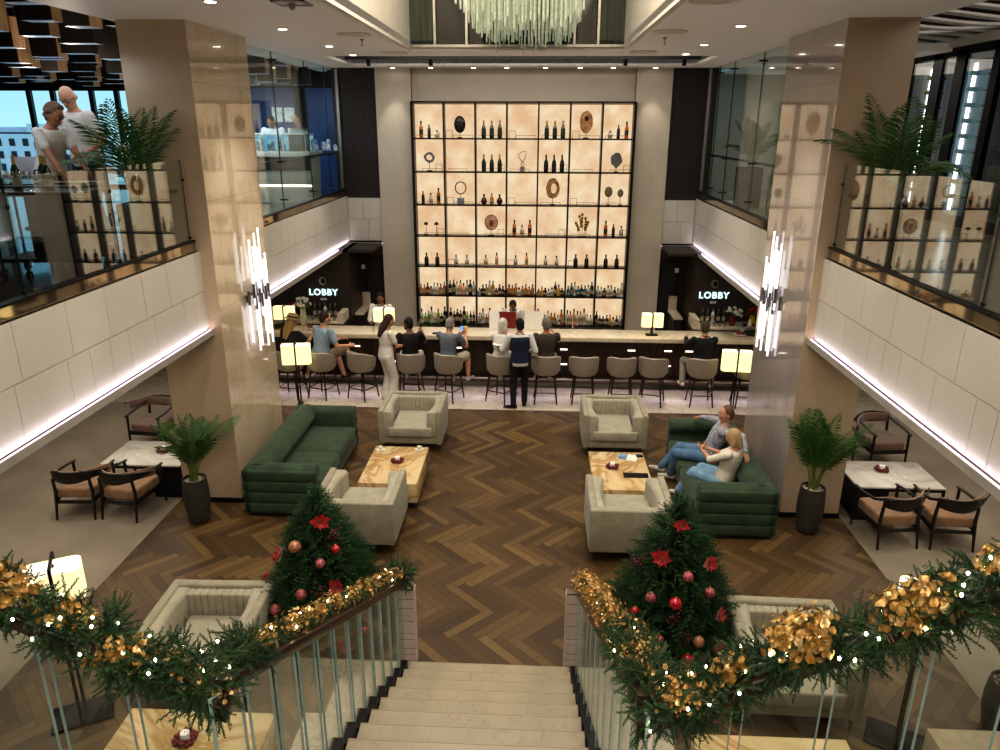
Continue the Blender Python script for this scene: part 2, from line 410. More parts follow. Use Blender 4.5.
# lower side bays behind the bar
struct('wall_bar_left', MB().box(-14, -3.55, 15.3, 15.4, 0, 2.46), M['dwood'])
struct('wall_bar_right', MB().box(3.65, 9, 15.3, 15.4, 0, 2.46), M['dwood'])
mb = MB(); mb.box(-3.8, -3.03, 15.3, 17.0, 2.40, 2.46); mb.box(3.11, 3.8, 15.3, 17.0, 2.40, 2.46); struct('ceiling_lower_back', mb, M['dwood'])
mb = MB(); mb.box(-3.79, -3.55, 15.4, 17, 0, 2.46); mb.box(3.65, 3.8, 15.4, 17, 0, 2.46); mb.box(-3.55, -3.02, YB + .05, YB + .2, 0, 2.4); mb.box(3.1, 3.65, YB + .05, YB + .2, 0, 2.4)
struct('wall_bar_niche', mb, M['dwood2'])
for i, (a, b) in enumerate(((-3.42, -3.06), (3.14, 3.5))):
    d = struct('door_%d' % (i + 1), MB().box(a, b, YB + .01, YB + .045, 0, 2.1), M['blackm'])
    mb = MB(); mb.box(a - .03, a, YB - .01, YB + .05, 0, 2.13); mb.box(b, b + .03, YB - .01, YB + .05, 0, 2.13); mb.box(a - .03, b + .03, YB - .01, YB + .05, 2.1, 2.14)
    ob('door_frame', mb, M['black'], d, smooth=False)
mb = MB(); mb.box(3.55, 3.6, YB - .2, YB, 1.0, 1.1)
# ------------------------------------------------------------------ upper left cafe: windows, backdrop, wall
M['wframe'] = mat('window_frame_dark', '#141a24', .4, metal=.3)
def window(idx, x0, x1, y, z0, z1, mull):
    mb = MB()
    mb.box(x0, x1, y - .04, y + .04, z0, z0 + .06); mb.box(x0, x1, y - .04, y + .04, z1 - .06, z1)
    for x in mull: mb.box(x - .05, x + .05, y - .05, y + .05, z0, z1)
    for zz in (z0 + 1.22,): mb.box(x0, x1, y - .02, y + .02, zz, zz + .035)
    w = struct('window_%d' % idx, mb, M['wframe'])
    ob('pane', MB().box(x0, x1, y - .005, y + .005, z0 + .06, z1 - .06), M['glass'], w, smooth=False)
WX = [-13.9, -12.75, -11.55, -10.98, -10.05, -9.45, -8.6, -7.9, -7.0]
window(1, -13.95, -6.9, 18.0, UF, 5.72, WX)
struct('wall_cafe_header', MB().box(-14, -3.9, 17.95, 18.15, 5.72, 6.6), M['blackm'])
M['blue'] = mat('blue_lacquer', '#20518c', .35, col2='#173f70', scale=1.5, emit=.25)
struct('wall_cafe_blue', MB().box(-6.9, -3.9, 17.8, 18.15, UF, 5.72), M['blue'])
mb = MB(); mb.box(-6.55, -6.35, 17.6, 17.8, UF, 6.5); mb.box(-5.15, -4.95, 17.7, 17.8, UF, 6.5); struct('trim_8', mb, M['blackm'])
# city outside
pr = random.Random(11)
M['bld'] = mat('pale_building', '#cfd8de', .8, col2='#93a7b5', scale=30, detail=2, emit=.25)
for i in range(6):
    x = -43 + i * 4.9 + pr.random(); w = 2.6 + pr.random() * 1.5; h = .2 + pr.random() * 1.0
    mb = MB(); mb.box(-w / 2, w / 2, -1, 1, -6, h); mb.box(-w * .2, w * .15, -.5, .5, h, h + .4)
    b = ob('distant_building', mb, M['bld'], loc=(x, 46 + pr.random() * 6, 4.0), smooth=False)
    for r in range(3):
        for c in range(4):
            q = ob('window', MB().box(-.18, .18, -1.03, -1.0, -.22, .22), M['wframe'], b, smooth=False) if i == r == c == 0 else dup(wq, parent=b)
            if i == r == c == 0: wq = q
            q.location = (-w / 2 + .45 + c * w / 4.4, 0, h - .5 - r * .75)
    tag(b, 'pale city building seen through the cafe windows, %s from the left' % ORD[i + 1], 'building', 'city buildings outside the windows')

# ------------------------------------------------------------------ timber blocks on the upper left ceiling
M['block'] = mat('timber_block_glow', '#b08c62', .45, col2='#7a5a3d', scale=5, stretch=(6, 6, .5), detail=5, emit=.22)  # warm light on the block sides put in as a faint glow
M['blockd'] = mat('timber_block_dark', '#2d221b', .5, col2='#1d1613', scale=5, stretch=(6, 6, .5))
mb = MB(); mb.cur = 0; mb.box(-.26, .26, -.17, .17, 0, .46); o0 = None
def blockmesh(w, d, h, dark):
    mb = MB(); mb.box(-w, w, -d, d, 0, h)
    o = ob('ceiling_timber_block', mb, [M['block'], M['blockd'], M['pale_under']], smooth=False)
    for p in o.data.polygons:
        p.material_index = 2 if p.normal.z < -.5 else (1 if (p.normal.y < -.5 or dark) else 0)  # viewer-facing sides take the dark tone
    return o
M['pale_under'] = mat('block_underside_highlight', '#b9c4cf', .3, col2='#8fb0d2', emit=.16)  # bluish highlight put into the underside colour, with a faint glow
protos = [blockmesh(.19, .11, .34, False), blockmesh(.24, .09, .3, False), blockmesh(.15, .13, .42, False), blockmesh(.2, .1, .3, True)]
first = set(); nb = 0
gx = -4.75
for iy in range(28):
    y = 5.4 + iy * .45
    for ix in range(16):
        x = -4.85 - ix * .52 + (.26 if iy % 2 else 0)
        if x > -4.72 or pr.random() < .10: continue
        px = 500 + 740 * (x - .36) / y
        if px < -25 or (138 < px < 222) or nb >= 298: continue
        k = pr.randrange(4); z = 6.55 - protos[k].dimensions.z - pr.choice([.05, .16, .28, .4, .5])
        z = max(z, 5.74)
        loc = (x + pr.uniform(-.08, .08), y + pr.uniform(-.08, .08), z)
        if k not in first: o = protos[k]; first.add(k); o.location = loc
        else: o = dup(protos[k], loc)
        tag(o, 'dark-fronted timber block hanging from the upper left cafe ceiling', 'ceiling block', 'timber blocks hung from the cafe ceiling'); nb += 1
# ------------------------------------------------------------------ cafe counter beyond the left pillar
t = thing('display_counter', 'long cafe counter with a blue lit glass display case, beyond the left pillar', 'counter', (-5.06, 14.6, UF))
M['cream'] = mat('cream_panel', '#cfc9ba', .4, col2='#c3bcab')
ob('counter_body', MB().box(-1.6, 1.05, .05, .75, .35, .86), M['cream'], t, bevel=.01)
ob('plinth', MB().box(-1.6, 1.05, .12, .7, .0, .35), M['cream'], t, smooth=False)
ob('plinth_light', MB().box(-1.6, 1.05, .095, .115, .3, .34), M['ledwarm'], t, smooth=False)
ob('dark_band', MB().box(-1.6, 1.05, .02, .05, .62, .86), M['dwood'], t, smooth=False)
ob('counter_top', MB().box(-1.65, 1.1, 0, .8, .86, .96), M['white'], t, bevel=.008)
M['caseblue'] = emis('case_glow', '#bfe4f2', .9, '#6fb2d6', 9)
ob('display_back', MB().box(-1.6, .98, .6, .64, .97, 1.25), M['caseblue'], t, smooth=False)
cg = ob('case_glass', MB().box(-1.6, .98, .04, .05, .97, 1.27), M['glass'], t, smooth=False)
mb = MB()
for k in range(7): mb.box(-1.6 + k * .43, -1.58 + k * .43, .035, .06, .97, 1.27)
mb.box(-1.6, 1.0, .03, .66, 1.27, 1.29); ob('case_frame', mb, M['white'], t, smooth=False)
mb = MB()
for k in range(28):
    x = -1.5 + k * .11; mb.lathe([(.035, 0), (.04, .05), (.03, .1 + .05 * (k % 3)), (.012, .12 + .05 * (k % 3))], 8, (x, .32 + .1 * (k % 2), .97))
ob('displayed_food', mb, mat('display_food', '#e9eef0', .4, col2='#5a86a8', scale=20), t)['kind'] = 'stuff'
t = thing('cash_register', 'grey screen register standing on the cafe counter beyond the left pillar', 'register', (-4.3, 15.02, UF + .965), .3)
mb = MB(); mb.prism([(-.2, .0), (.2, 0), (.14, .42), (-.12, .42)], 'x', -.2, .2); ob('housing', mb, M['steel'], t, bevel=.02)
ob('screen', MB().box(-.16, .16, -.2, -.18, .1, .36, Matrix.Rotation(-.12, 4, 'X')), mat('screen_grey', '#a9b8bd', .2), t, smooth=False)
for i, x in enumerate((-5.6, -5.32)):
    s = ob('menu_screen', MB().box(x - .11, x + .11, 17.7, 17.76, 4.98, 5.3), emis('menu_screen_%d' % i, '#d8e0dc', 1.0, '#8aa0a8', 18), smooth=False)
    ob('screen_bezel', MB().box(x - .12, x + .12, 17.765, 17.79, 4.97, 5.31), M['black'], s, smooth=False)
    tag(s, 'lit menu screen on the blue cafe wall, %s from the left' % ORD[i + 1], 'screen', 'menu screens on the cafe wall')
# ------------------------------------------------------------------ balustrades
def pane(parent, axis, a, b, c, z0, z1, name='glass_pane', m=None, th=.008, edge=None, zb=None):
    """pane in plane axis=c, spanning a..b on the other axis. zb: (z0 at a, z0 at b, z1 at a, z1 at b)"""
    mb = MB(); z0a, z0b, z1a, z1b = zb or (z0, z0, z1, z1)
    def P(u, w, z): return (w, u, z) if axis == 'x' else (u, w, z)
    vs = [P(a, c - th, z0a), P(b, c - th, z0b), P(b, c - th, z1b), P(a, c - th, z1a), P(a, c + th, z0a), P(b, c + th, z0b), P(b, c + th, z1b), P(a, c + th, z1a)]
    mb.cur = 0; mb.add(vs, [(0, 1, 2, 3), (7, 6, 5, 4)])
    mb.cur = 1; mb.add(vs, [(0, 4, 5, 1), (1, 5, 6, 2), (2, 6, 7, 3), (3, 7, 4, 0)])
    return ob(name, mb, [m or M['glassb'], edge or M['gedge']], parent, smooth=False)
for sd, x, ys, lab in (('left', -3.83, [-1.0, 2.4, 4.3, 5.79, 7.27, 8.86], 'frameless glass balustrade along the left balcony, reflecting the lit shelves'),
                       ('right', 3.85, [-1.0, 2.2, 4.3, 5.81, 7.4, 8.86], 'frameless glass balustrade along the right balcony, reflecting the lit shelves')):
    t = thing('glass_balustrade', lab, 'balustrade')
    for a, b in zip(ys, ys[1:]): pane(t, 'x', a + .006, b - .006, x, 3.6, 4.54, edge=M['gedged'])
    for a in ys[1:]:
        for z in (3.62, 4.3): ob('joint_clip', MB().box(x - .014, x + .014, a - .018, a + .018, z, z + .03), M['black'], t, smooth=False)
    # short handrail stub fixed to the pillar
    s = 1 if x < 0 else -1
    mb = MB(); mb.box(x - .2 * s - .1, x - .2 * s + .1, 8.86, 8.93, 4.16, 4.2); mb.box(x - .22 * s - .02, x - .22 * s + .02, 8.86, 8.93, 4.05, 4.16)
    ob('handrail_bracket', mb, M['black'], t, smooth=False)
for sd, x, ys, lab in (('left', -3.83, [10.78, 12.4, 14.1, 15.4, 16.36], 'full-height glass screen on the far left balcony beside the dark wood panel'),
                       ('right', 3.85, [10.92, 12.6, 14.4, 15.5, 16.36], 'full-height glass screen on the far right balcony beside the dark wood panel')):
    t = thing('glass_screen', lab, 'glass screen')
    for a, b in zip(ys, ys[1:]): pane(t, 'x', a + .008, b - .008, x, 3.6, 6.02, m=M['glassw'], edge=M['gedged'])
    mb = MB(); xr = x + (-.12 if x < 0 else .12)
    mb.tube([(xr, ys[0], 4.36), (xr, 16.36, 4.36)], .022, 8); ob('handrail', mb, M['black'], t)
    for a in ys[1:-1]:
        for z in (3.75, 4.36, 5.9): ob('spigot', MB().tube([(x - .07, a + .03, z), (x + .07, a + .03, z)], .013, 8), M['black'], t)
    ob('end_post', MB().box(x - .03, x + .03, 16.33, 16.39, 3.62, 6.03), M['steel'], t, smooth=False)

# ------------------------------------------------------------------ stair
RZ, TD, Y0 = .167, .3, 5.68
mb = MB()
for k in range(12):
    yf = Y0 - TD * k; mb.box(-.74, .74, yf - TD, yf, max(0, RZ * (k + 1) - .35) if k > 1 else 0, RZ * (k + 1))
st = thing('staircase', 'pale stone staircase descending from the landing to the wooden hall floor', 'staircase')
ob('steps', mb, M['stair'], st, smooth=False)
mb = MB()
for k in range(12): mb.box(-.742, .742, Y0 - TD * k - .004, Y0 - TD * k + .004, RZ * (k + 1) - .012, RZ * (k + 1) + .0015)
ob('nosing', mb, mat('nosing_line', '#a3977d', .5), st, smooth=False)
LZ = RZ * 12; LY = Y0 - 12 * TD
ob('landing', MB().box(-.9, .9, .35, LY, LZ - .25, LZ), M['stair'], st, smooth=False)
for s, nm in ((-1, 'left'), (1, 'right')):
    mb = MB()
    for k in range(9):
        a = .9 + .31 * k; xx = sorted((s * a, s * (a + .31)))
        mb.box(xx[0], xx[1], .9, 2.12, LZ + RZ * (k + 1) - .3, LZ + RZ * (k + 1) - .006 * 0)
    ob('side_flight', mb, M['stair'], st, smooth=False)
# newels: ribbed pale stone
M['newel'] = mat('pale_ribbed_stone', '#d9c9c2', .5, col2='#c9b8b0', scale=4)
for s, lab in ((-1, 'pale banded stone newel at the foot of the left stair balustrade'), (1, 'pale banded stone newel at the foot of the right stair balustrade')):
    t = thing('newel_post', lab, 'newel', (s * .765, 5.86, 0))
    mb = MB(); pr2 = random.Random(2); z = 0
    while z < .86:
        h = min(pr2.choice([.07, .1, .14]), .88 - z); mb.box(-.062, .062, -.055, .055, z + .004, z + h - .004); z += h
    ob('stone_courses', mb, M['newel'], t, bevel=.003, smooth=False)
    ob('core', MB().box(-.055, .055, -.05, .05, 0, .875), M['groove'], t, smooth=False)
    mb = MB(); mb.box(-.02, .02, .03, .06, .88, .96); ob('steel_cap', mb, M['chrome'], t, smooth=False)
# stair balustrades (glass panels, one per tread, shoes, rails)
def rz(y): return .552 * (6.1 - y) + .80      # rail height above
for s, lab in ((-1, 'left stair balustrade of narrow glass panels under a dark wooden rail'), (1, 'right stair balustrade of narrow glass panels under a dark wooden rail')):
    t = thing('stair_balustrade', lab, 'balustrade'); X = s * .79
    mbc = MB()
    for k in range(12):
        ya = Y0 - TD * k - .02; yb_ = ya - TD + .055; zb = RZ * (k + 1)
        pane(t, 'x', yb_, ya, X, 0, 0, m=M['glass'], th=.007, zb=(zb - .1, zb - .1, rz(yb_) - .03, rz(ya) - .03))
        c = ob('glass_clamp', MB().box(X - .035, X + .035, yb_ + .03, ya - .03, zb - .13, zb + .06), M['black'], t, bevel=.004, smooth=False)
        ob('chrome_edge', MB().box(X - .042 * 1 if s > 0 else X + .035, X - .035 if s > 0 else X + .042, yb_ + .03, yb_ + .06, zb - .12, zb + .05), M['chrome'], c, smooth=False)
    mb = MB(); y0_, y1_ = 5.75, 2.2
    for (ya, yb_) in ((5.78, 2.2),):
        vs = []
        for y in (ya, yb_):
            for dx, dz in ((-.03, -.035), (.03, -.035), (.03, .03), (-.03, .03)): vs.append((X + dx, y, rz(y) + dz))
        mb.rings([vs[:4], vs[4:]])
    ob('handrail', mb, M['railw'], t, bevel=.006)
    # side flight
    t = thing('stair_balustrade', ('glass balustrade with a garlanded wooden rail climbing to the left from the landing' if s < 0 else 'glass balustrade with a garlanded wooden rail climbing to the right from the landing'), 'balustrade')
    rz2 = lambda x: 2.88 + .53 * (abs(x) - .8)
    for k in range(9):
        a = .83 + .31 * k; b = a + .27
        za = LZ + RZ * (k + 1)
        pane(t, 'y', s * a, s * b, 2.18, 0, 0, m=M['glass'], th=.008, zb=(za - .12, za - .12, rz2(a) - .03, rz2(b) - .03))
        ob('glass_clamp', MB().box(min(s * a, s * b) + .03, max(s * a, s * b) - .03, 2.14, 2.21, za - .14, za + .06), M['black'], t, bevel=.004, smooth=False)
    vs = []
    for x in (s * .76, s * 3.7):
        for dy, dz in ((-.03, -.035), (.03, -.035), (.03, .03), (-.03, .03)): vs.append((x, 2.18 + dy, rz2(x) + dz))
    mb = MB(); mb.rings([vs[:4], vs[4:]] if s > 0 else [vs[4:], vs[:4]]); ob('handrail', mb, M['railw'], t, bevel=.006)

# ------------------------------------------------------------------ seating
M['taupe'] = mat('sage_grey_velvet', '#9f9b86', .85, col2='#918d79', scale=7, sheen=.2, bump=.15, bscale=60)
M['taupeL'] = mat('pale_grey_velvet', '#a9a592', .85, col2='#9b9785', scale=7, sheen=.2)
M['green'] = mat('green_velvet', '#334b32', .8, col2='#223624', scale=5, sheen=.12, bump=.2, bscale=30)
M['legm'] = mat('pewter_leg', '#6a655b', .3, metal=.8)
def armchair(label, loc, rz_, group):
    t = thing('armchair', label, 'armchair', loc, rz_, group)
    W, D = .5, .48
    ob('frame', MB().box(-W + .02, W - .02, -D + .02, D - .03, .13, .27), M['taupe'], t, bevel=.025, seg=3)
    mb = MB(); mb.box(-W, W, -D, -D + .1, .13, .70); ob('back_shell', mb, M['taupe'], t, bevel=.025, seg=3)
    mb = MB(); 
    for i in range(9):
        x = -.31 + .62 * i / 9; mb.box(x, x + .62 / 9 + .004, -D + .09, -D + .2, .3, .66)
    ob('back_cushion', mb, M['taupeL'], t, bevel=.018, seg=2)
    for s in (-1, 1):
        a, b = sorted((s * W, s * (W - .085))); ob('arm_shell', MB().box(a, b, -D + .04, D, .13, .70), M['taupe'], t, bevel=.022, seg=3)
        # padded inner arm, its face swelling towards the seat front
        mb = MB(); xo = s * (W - .08)
        rings = []
        for k in range(9):
            u = k / 8; y = -D + .1 + u * (2 * D - .12); xi = s * (.285 + .055 * math.sin(PI * min(1, u * 1.1)) - .02 * u)
            zt = .675
            rings.append([(xo, y, .25), (xi, y, .25), (xi, y, zt - .035), (xi + s * .03, y, zt), (xo, y, zt)])
        if s < 0: rings = [list(reversed(r)) for r in rings]
        mb.rings(rings); ob('arm_pad', mb, M['taupeL'], t, bevel=.012)
    # T-shaped seat cushion
    mb = MB(); pl = [(-.3, -.3), (.3, -.3), (.29, .12), (.31, .3), (.36, .44), (.34, .485), (-.34, .485), (-.36, .44), (-.31, .3), (-.29, .12)]
    mb.prism(pl, 'z', .26, .42); ob('seat_cushion', mb, M['taupeL'], t, bevel=.03, seg=3)
    for sx in (-1, 1):
        for sy in (-1, 1):
            ob('leg', MB().lathe([(.012, 0), (.024, .13)], 10, (sx * (W - .06), sy * (D - .06), 0)), M['legm'], t)
    return t
a0 = armchair('pale grey velvet armchair at the left table, back against the bar side', (-1.56, 11.17, 0), PI, 'grey velvet armchairs')
def chair2(loc, rz_, label): return dup(a0, loc, rz_, label)
chair2((1.66, 11.17, 0), PI, 'pale grey velvet armchair at the right onyx table, its back to the bar stools')
chair2((-1.76, 8.2, 0), 0, 'pale grey velvet armchair seen from behind, beside the left Christmas tree top')
chair2((1.56, 8.18, 0), 0, 'pale grey velvet armchair seen from behind, behind the right Christmas tree')
chair2((-2.62, 5.65, 0), PI + .03, 'large foreground pale grey armchair left of the left Christmas tree')
chair2((2.72, 5.65, 0), PI - .03, 'large foreground pale grey armchair behind the right garland')
def sofa(label, loc, rz_):
    t = thing('sofa', label, 'sofa', loc, rz_, 'green velvet sofas'); L, D = 1.2, .5
    # local: faces +y ; length on x
    ob('plinth', MB().box(-L + .04, L - .04, -D + .04, D - .06, .0, .06), M['blackm'], t, smooth=False)
    def channels(a0_, a1_, b0, b1, nm, axis):
        mb = MB()
        for i in range(4):
            z0 = .05 + i * .155
            if axis == 'x': mb.box(a0_, a1_, b0, b1, z0, z0 + .158)
            else: mb.box(a0_, a1_, b0, b1, z0, z0 + .158)
        return ob(nm, mb, M['green'], t, bevel=.035, seg=3)
    channels(-L, L, -D, -D + .12, 'back_channels', 'x')
    for s in (-1, 1):
        a, b = sorted((s * L, s * (L - .1))); channels(a, b, -D, D - .02, 'arm_channels', 'y')
        rings = []
        for k in range(16):
            th = PI * k / 10; rings.append((s * (L - .14) + .125 * math.cos(th), .62 + .1 * math.sin(th)))
        poly = [(s * (L - .14) + .125, .3)] + rings + [(s * (L - .14) - .125, .3)]
        mb = MB(); mb.prism(poly, 'y', -D + .05, D - .02); ob('arm_roll', mb, M['green'], t, bevel=.03, seg=3)
    poly = [(-D + .03, .3), (-D + .03, .62)] + [(-D + .2 + .17 * math.cos(PI - PI * k / 10), .6 + .13 * math.sin(PI * k / 10)) for k in range(16)] + [(-D + .42, .38)]
    mb = MB(); mb.prism(poly, 'x', -L + .1, L - .1); ob('back_roll', mb, M['green'], t, bevel=.02, seg=3)
    ob('seat_base', MB().box(-L + .1, L - .1, -D + .1, D - .03, .06, .26), M['green'], t, bevel=.03, seg=3)
    for s in (-1, 1):
        a, b = sorted((0.003 * s, s * (L - .26))); ob('seat_cushion', MB().box(a, b, -D + .3, D, .25, .43), M['green'], t, bevel=.045, seg=4)
    return t
s0 = sofa('dark green velvet channel-tufted sofa beside the left pillar, empty', (-2.92, 9.75, 0), -PI / 2)
dup(s0, (2.93, 9.5, 0), PI / 2, 'dark green velvet channel-tufted sofa beside the right pillar, a couple on it')

# ------------------------------------------------------------------ tables
def onyx(name, sc=1.4):
    m = bpy.data.materials.new(name); m.use_nodes = True; N = NT(m); b = N.n['Principled BSDF']
    v = N.mapped((1, .55, 1)); f = N.noise(sc, 8, v, .55, 2.2)
    c = N.ramp(f, [(.3, hexc('#d9c69c')), (.45, hexc('#cfb689')), (.52, hexc('#b08a58')), (.56, hexc('#d3bd90')), (.7, hexc('#e0d2b0'))])
    N.l.new(c, b.inputs['Base Color']); b.inputs['Roughness'].default_value = .18; return m
M['onyxt'] = onyx('honey_onyx')
def onyx_table(label, loc, w=.8, d=1.2):
    t = thing('coffee_table', label, 'coffee table', loc, 0, 'honey onyx block tables')
    ob('onyx_block', MB().box(-w / 2, w / 2, -d / 2, d / 2, .09, .38), M['onyxt'], t, bevel=.006)
    ob('plinth', MB().box(-w / 2 + .06, w / 2 - .06, -d / 2 + .06, d / 2 - .06, 0, .09), M['blackm'], t, smooth=False)
    return t
tt = onyx_table('honey onyx block coffee table between the left sofa and armchairs', (-1.57, 9.47, 0))
dup(tt, (1.6, 9.45, 0), None, 'honey onyx block coffee table in front of the seated couple')
dup(tt, (-2.29, 4.36, 0), PI / 2, 'honey onyx block coffee table at the bottom left under the garland')
dup(tt, (2.27, 4.32, 0), PI / 2, 'honey onyx block coffee table at the bottom right behind the glass')
M['stoneT'] = mat('side_table_stone', '#b9ab93', .3, col2='#a8987f')
t = thing('side_table', 'low pale stone block at the bottom right corner on the carpet edge', 'side table', (4.15, 4.5, 0))
ob('stone_block', MB().box(-.6, .6, -.35, .35, .06, .4), M['stoneT'], t, bevel=.006); ob('plinth', MB().box(-.52, .52, -.28, .28, 0, .06), M['blackm'], t, smooth=False)
M['wreath'] = mat('burgundy_wreath', '#5a1220', .6, col2='#7d1f2c', scale=60)
M['wax'] = mat('white_wax', '#f2ece2', .4, emit=.15)
def candle(label, loc):
    t = thing('candle_wreath', label, 'candle', loc, 0, 'candles in burgundy wreaths')
    mb = MB()
    for k in range(46):
        a = 2 * PI * k / 46 * 3.01; r = .065 + .02 * math.sin(k * 2.3)
        mb.ell((r * math.cos(a), r * math.sin(a), .027 + .012 * math.sin(k * 1.7)), (.018, .018, .014), 6, 4)
    ob('berry_wreath', mb, M['wreath'], t)
    mb = MB(); mb.lathe([(.033, 0), (.036, .01), (.036, .075), (.03, .078), (.004, .07)], 16); c = ob('candle_body', mb, M['wax'], t)
    ob('wick', MB().tube([(0, 0, .07), (.002, 0, .09)], .0015, 5), M['black'], c)
    return t
c0 = candle('white candle in a burgundy wreath on the left centre coffee table', (-1.55, 9.55, .38))
for lab, l in (('white candle in a burgundy wreath on the right centre coffee table', (1.5, 9.52, .38)),
               ('white candle in a burgundy wreath on the bottom left coffee table', (-2.3, 4.45, .38)),
               ('white candle in a burgundy wreath on the left marble lounge table', (-4.9, 9.45, .5)),
               ('white candle in a burgundy wreath on the right marble lounge table', (5.13, 9.38, .5))): dup(c0, l, None, lab)
M['mtop'] = mat('white_marble_top', '#cfcdc5', .2, col2='#b5b3aa', scale=2, dist=1.5, lo=.4, hi=.6)
def lounge_table(label, loc, s):
    t = thing('lounge_table', label, 'table', loc)
    w, d = .56, .4
    ob('marble_top', MB().box(-w, w, -d, d, .475, .5), M['mtop'], t, bevel=.003)
    mb = MB()
    for a, b, c, e in ((-w, w, -d, -d + .03), (-w, w, d - .03, d), (-w, -w + .03, -d, d), (w - .03, w, -d, d)): mb.box(a, b, c, e, .44, .475)
    ob('frame', mb, M['black'], t, smooth=False)
    a, b = sorted((s * (w - .02), s * (w - .42))); bx = ob('base_box', MB().box(a, b, -d + .02, d - .02, .0, .44), M['blackm'], t, bevel=.004, smooth=False)
    for sy in (-1, 1): ob('leg', MB().box(-s * w - .0 if s < 0 else -w, -s * w + .03 if s > 0 else w, sy * d - (.03 if sy > 0 else 0), sy * d + (.03 if sy < 0 else 0), 0, .44) if s > 0 else MB().box(w - .03, w, min(sy * d, sy * (d - .03)), max(sy * d, sy * (d - .03)), 0, .44), M['black'], t, smooth=False)
    ob('coaster', MB().box(-s * .17 - .03, -s * .17 + .03, -.12, -.06, .5, .506), M['white'], t, smooth=False)
    return t
lounge_table('white marble lounge table with black box base on the left carpet', (-5.02, 9.4, 0), 1)
lounge_table('white marble lounge table with black box base on the right carpet', (5.17, 9.27, 0), -1)
M['wen'] = mat('wenge_wood', '#120e0c', .35, col2='#1b1411', scale=6, stretch=(1, 5, 5), coat=.2)
M['seatb'] = mat('brown_velvet_seat', '#a8835f', .7, col2='#8b6b4f', scale=8, sheen=.5)
M['seatm'] = mat('mauve_brown_velvet', '#7d6459', .7, col2='#6a5349', scale=8, sheen=.5)
def lounge_chair(label, loc, rz_, seat):
    t = thing('lounge_chair', label, 'chair', loc, rz_, 'dark wood lounge chairs')
    for sx in (-1, 1):
        ob('leg', MB().tube([(sx * .27, .30, 0), (sx * .265, .28, .56)], [.015, .021], 8), M['wen'], t)
        ob('leg', MB().tube([(sx * .25, -.32, 0), (sx * .24, -.25, .38), (sx * .235, -.27, .58)], [.015, .023, .02], 8), M['wen'], t)
        mb = MB(); mb.tube([(sx * .265, .33, .56), (sx * .285, .12, .575), (sx * .27, -.12, .60), (sx * .22, -.26, .66), (sx * .15, -.31, .69)], [.02, .022, .024, .03, .03], 8, flat=.7); ob('arm', mb, M['wen'], t)
        ob('side_rail', MB().box(sx * .25 - .013, sx * .25 + .013, -.26, .28, .24, .3), M['wen'], t, bevel=.004)
    ob('front_rail', MB().box(-.25, .25, .26, .285, .24, .3), M['wen'], t, bevel=.004); ob('back_rail', MB().box(-.24, .24, -.28, -.25, .22, .26), M['wen'], t, bevel=.004)
    mb = MB(); rings = []
    for k in range(16):
        u = -1 + 2 * k / 10; x = .24 * u; y = -.335 + .085 * u * u; h = .135 * (1 - .3 * u * u); zc = .62 + .01 * u * u
        rings.append([(x, y - .012, zc - h * .65), (x, y + .014, zc - h * .65), (x, y - .0, zc + h * .62), (x, y - .026, zc + h * .62)])
    mb.rings(rings); ob('backrest', mb, M['wen'], t, bevel=.006)
    rings = []
    for k in range(16):
        u = -1 + 2 * k / 10; x = .2 * u; y = -.31 + .07 * u * u; h = .1
        rings.append([(x, y, .56), (x, y + .03, .565), (x, y + .02, .69), (x, y - .008, .69)])
    mb = MB(); mb.rings(rings); ob('back_pad', mb, seat, t, bevel=.008)
    ob('seat_cushion', MB().box(-.245, .245, -.245, .275, .28, .42), seat, t, bevel=.035, seg=3)
    return t
l0 = lounge_chair('dark wood lounge chair with tan seat, left of the pair near the left marble table', (-5.62, 8.66, 0), .06, M['seatb'])
dup(l0, (-4.98, 8.66, 0), -.12, 'dark wood lounge chair with tan seat, second from left at the left marble table')
dup(l0, (4.85, 8.5, 0), .1, 'dark wood lounge chair with tan seat, nearer the right palm pot')
dup(l0, (5.55, 8.5, 0), -.06, 'dark wood lounge chair with tan seat, rightmost at the right marble table')
l1 = lounge_chair('dark wood lounge chair with mauve seat, beyond the left marble table', (-5.75, 10.85, 0), PI - .1, M['seatm'])
dup(l1, (5.73, 10.78, 0), PI + .1, 'dark wood lounge chair with mauve seat, beyond the right marble table')
dup(l1, (4.98, 10.82, 0), PI, 'dark wood lounge chair mostly hidden behind the right pillar')

# ------------------------------------------------------------------ lamps
M['shade'] = mat('lamp_shade', '#efe6bd', .7, emit=.95, ecol='#f2e6ae', col2='#e9deb0')
M['shadet'] = mat('lamp_shade_top', '#f6f2e2', .7, emit=.8, ecol='#f4f0dc')
def shade(t, x0, x1, y0, y1, z0, z1, r=.05):
    def rr(g=0):
        p = []
        for cx, cy, a in ((x1 - r, y1 - r, 0), (x0 + r, y1 - r, 1), (x0 + r, y0 + r, 2), (x1 - r, y0 + r, 3)):
            for k in range(5):
                an = PI / 2 * (a + k / 4); p.append((cx + (r + g) * math.cos(an), cy + (r + g) * math.sin(an)))
        return p
    mb = MB(); q = rr(); mb.rings([[(x, y, z0) for x, y in q], [(x, y, z1) for x, y in q]], cap=False); s = ob('lamp_shade', mb, M['shade'], t)
    mb = MB(); mb.prism(rr(-.004), 'z', z1 - .012, z1 - .004); ob('top_diffuser', mb, M['shadet'], s, smooth=False)
    return s
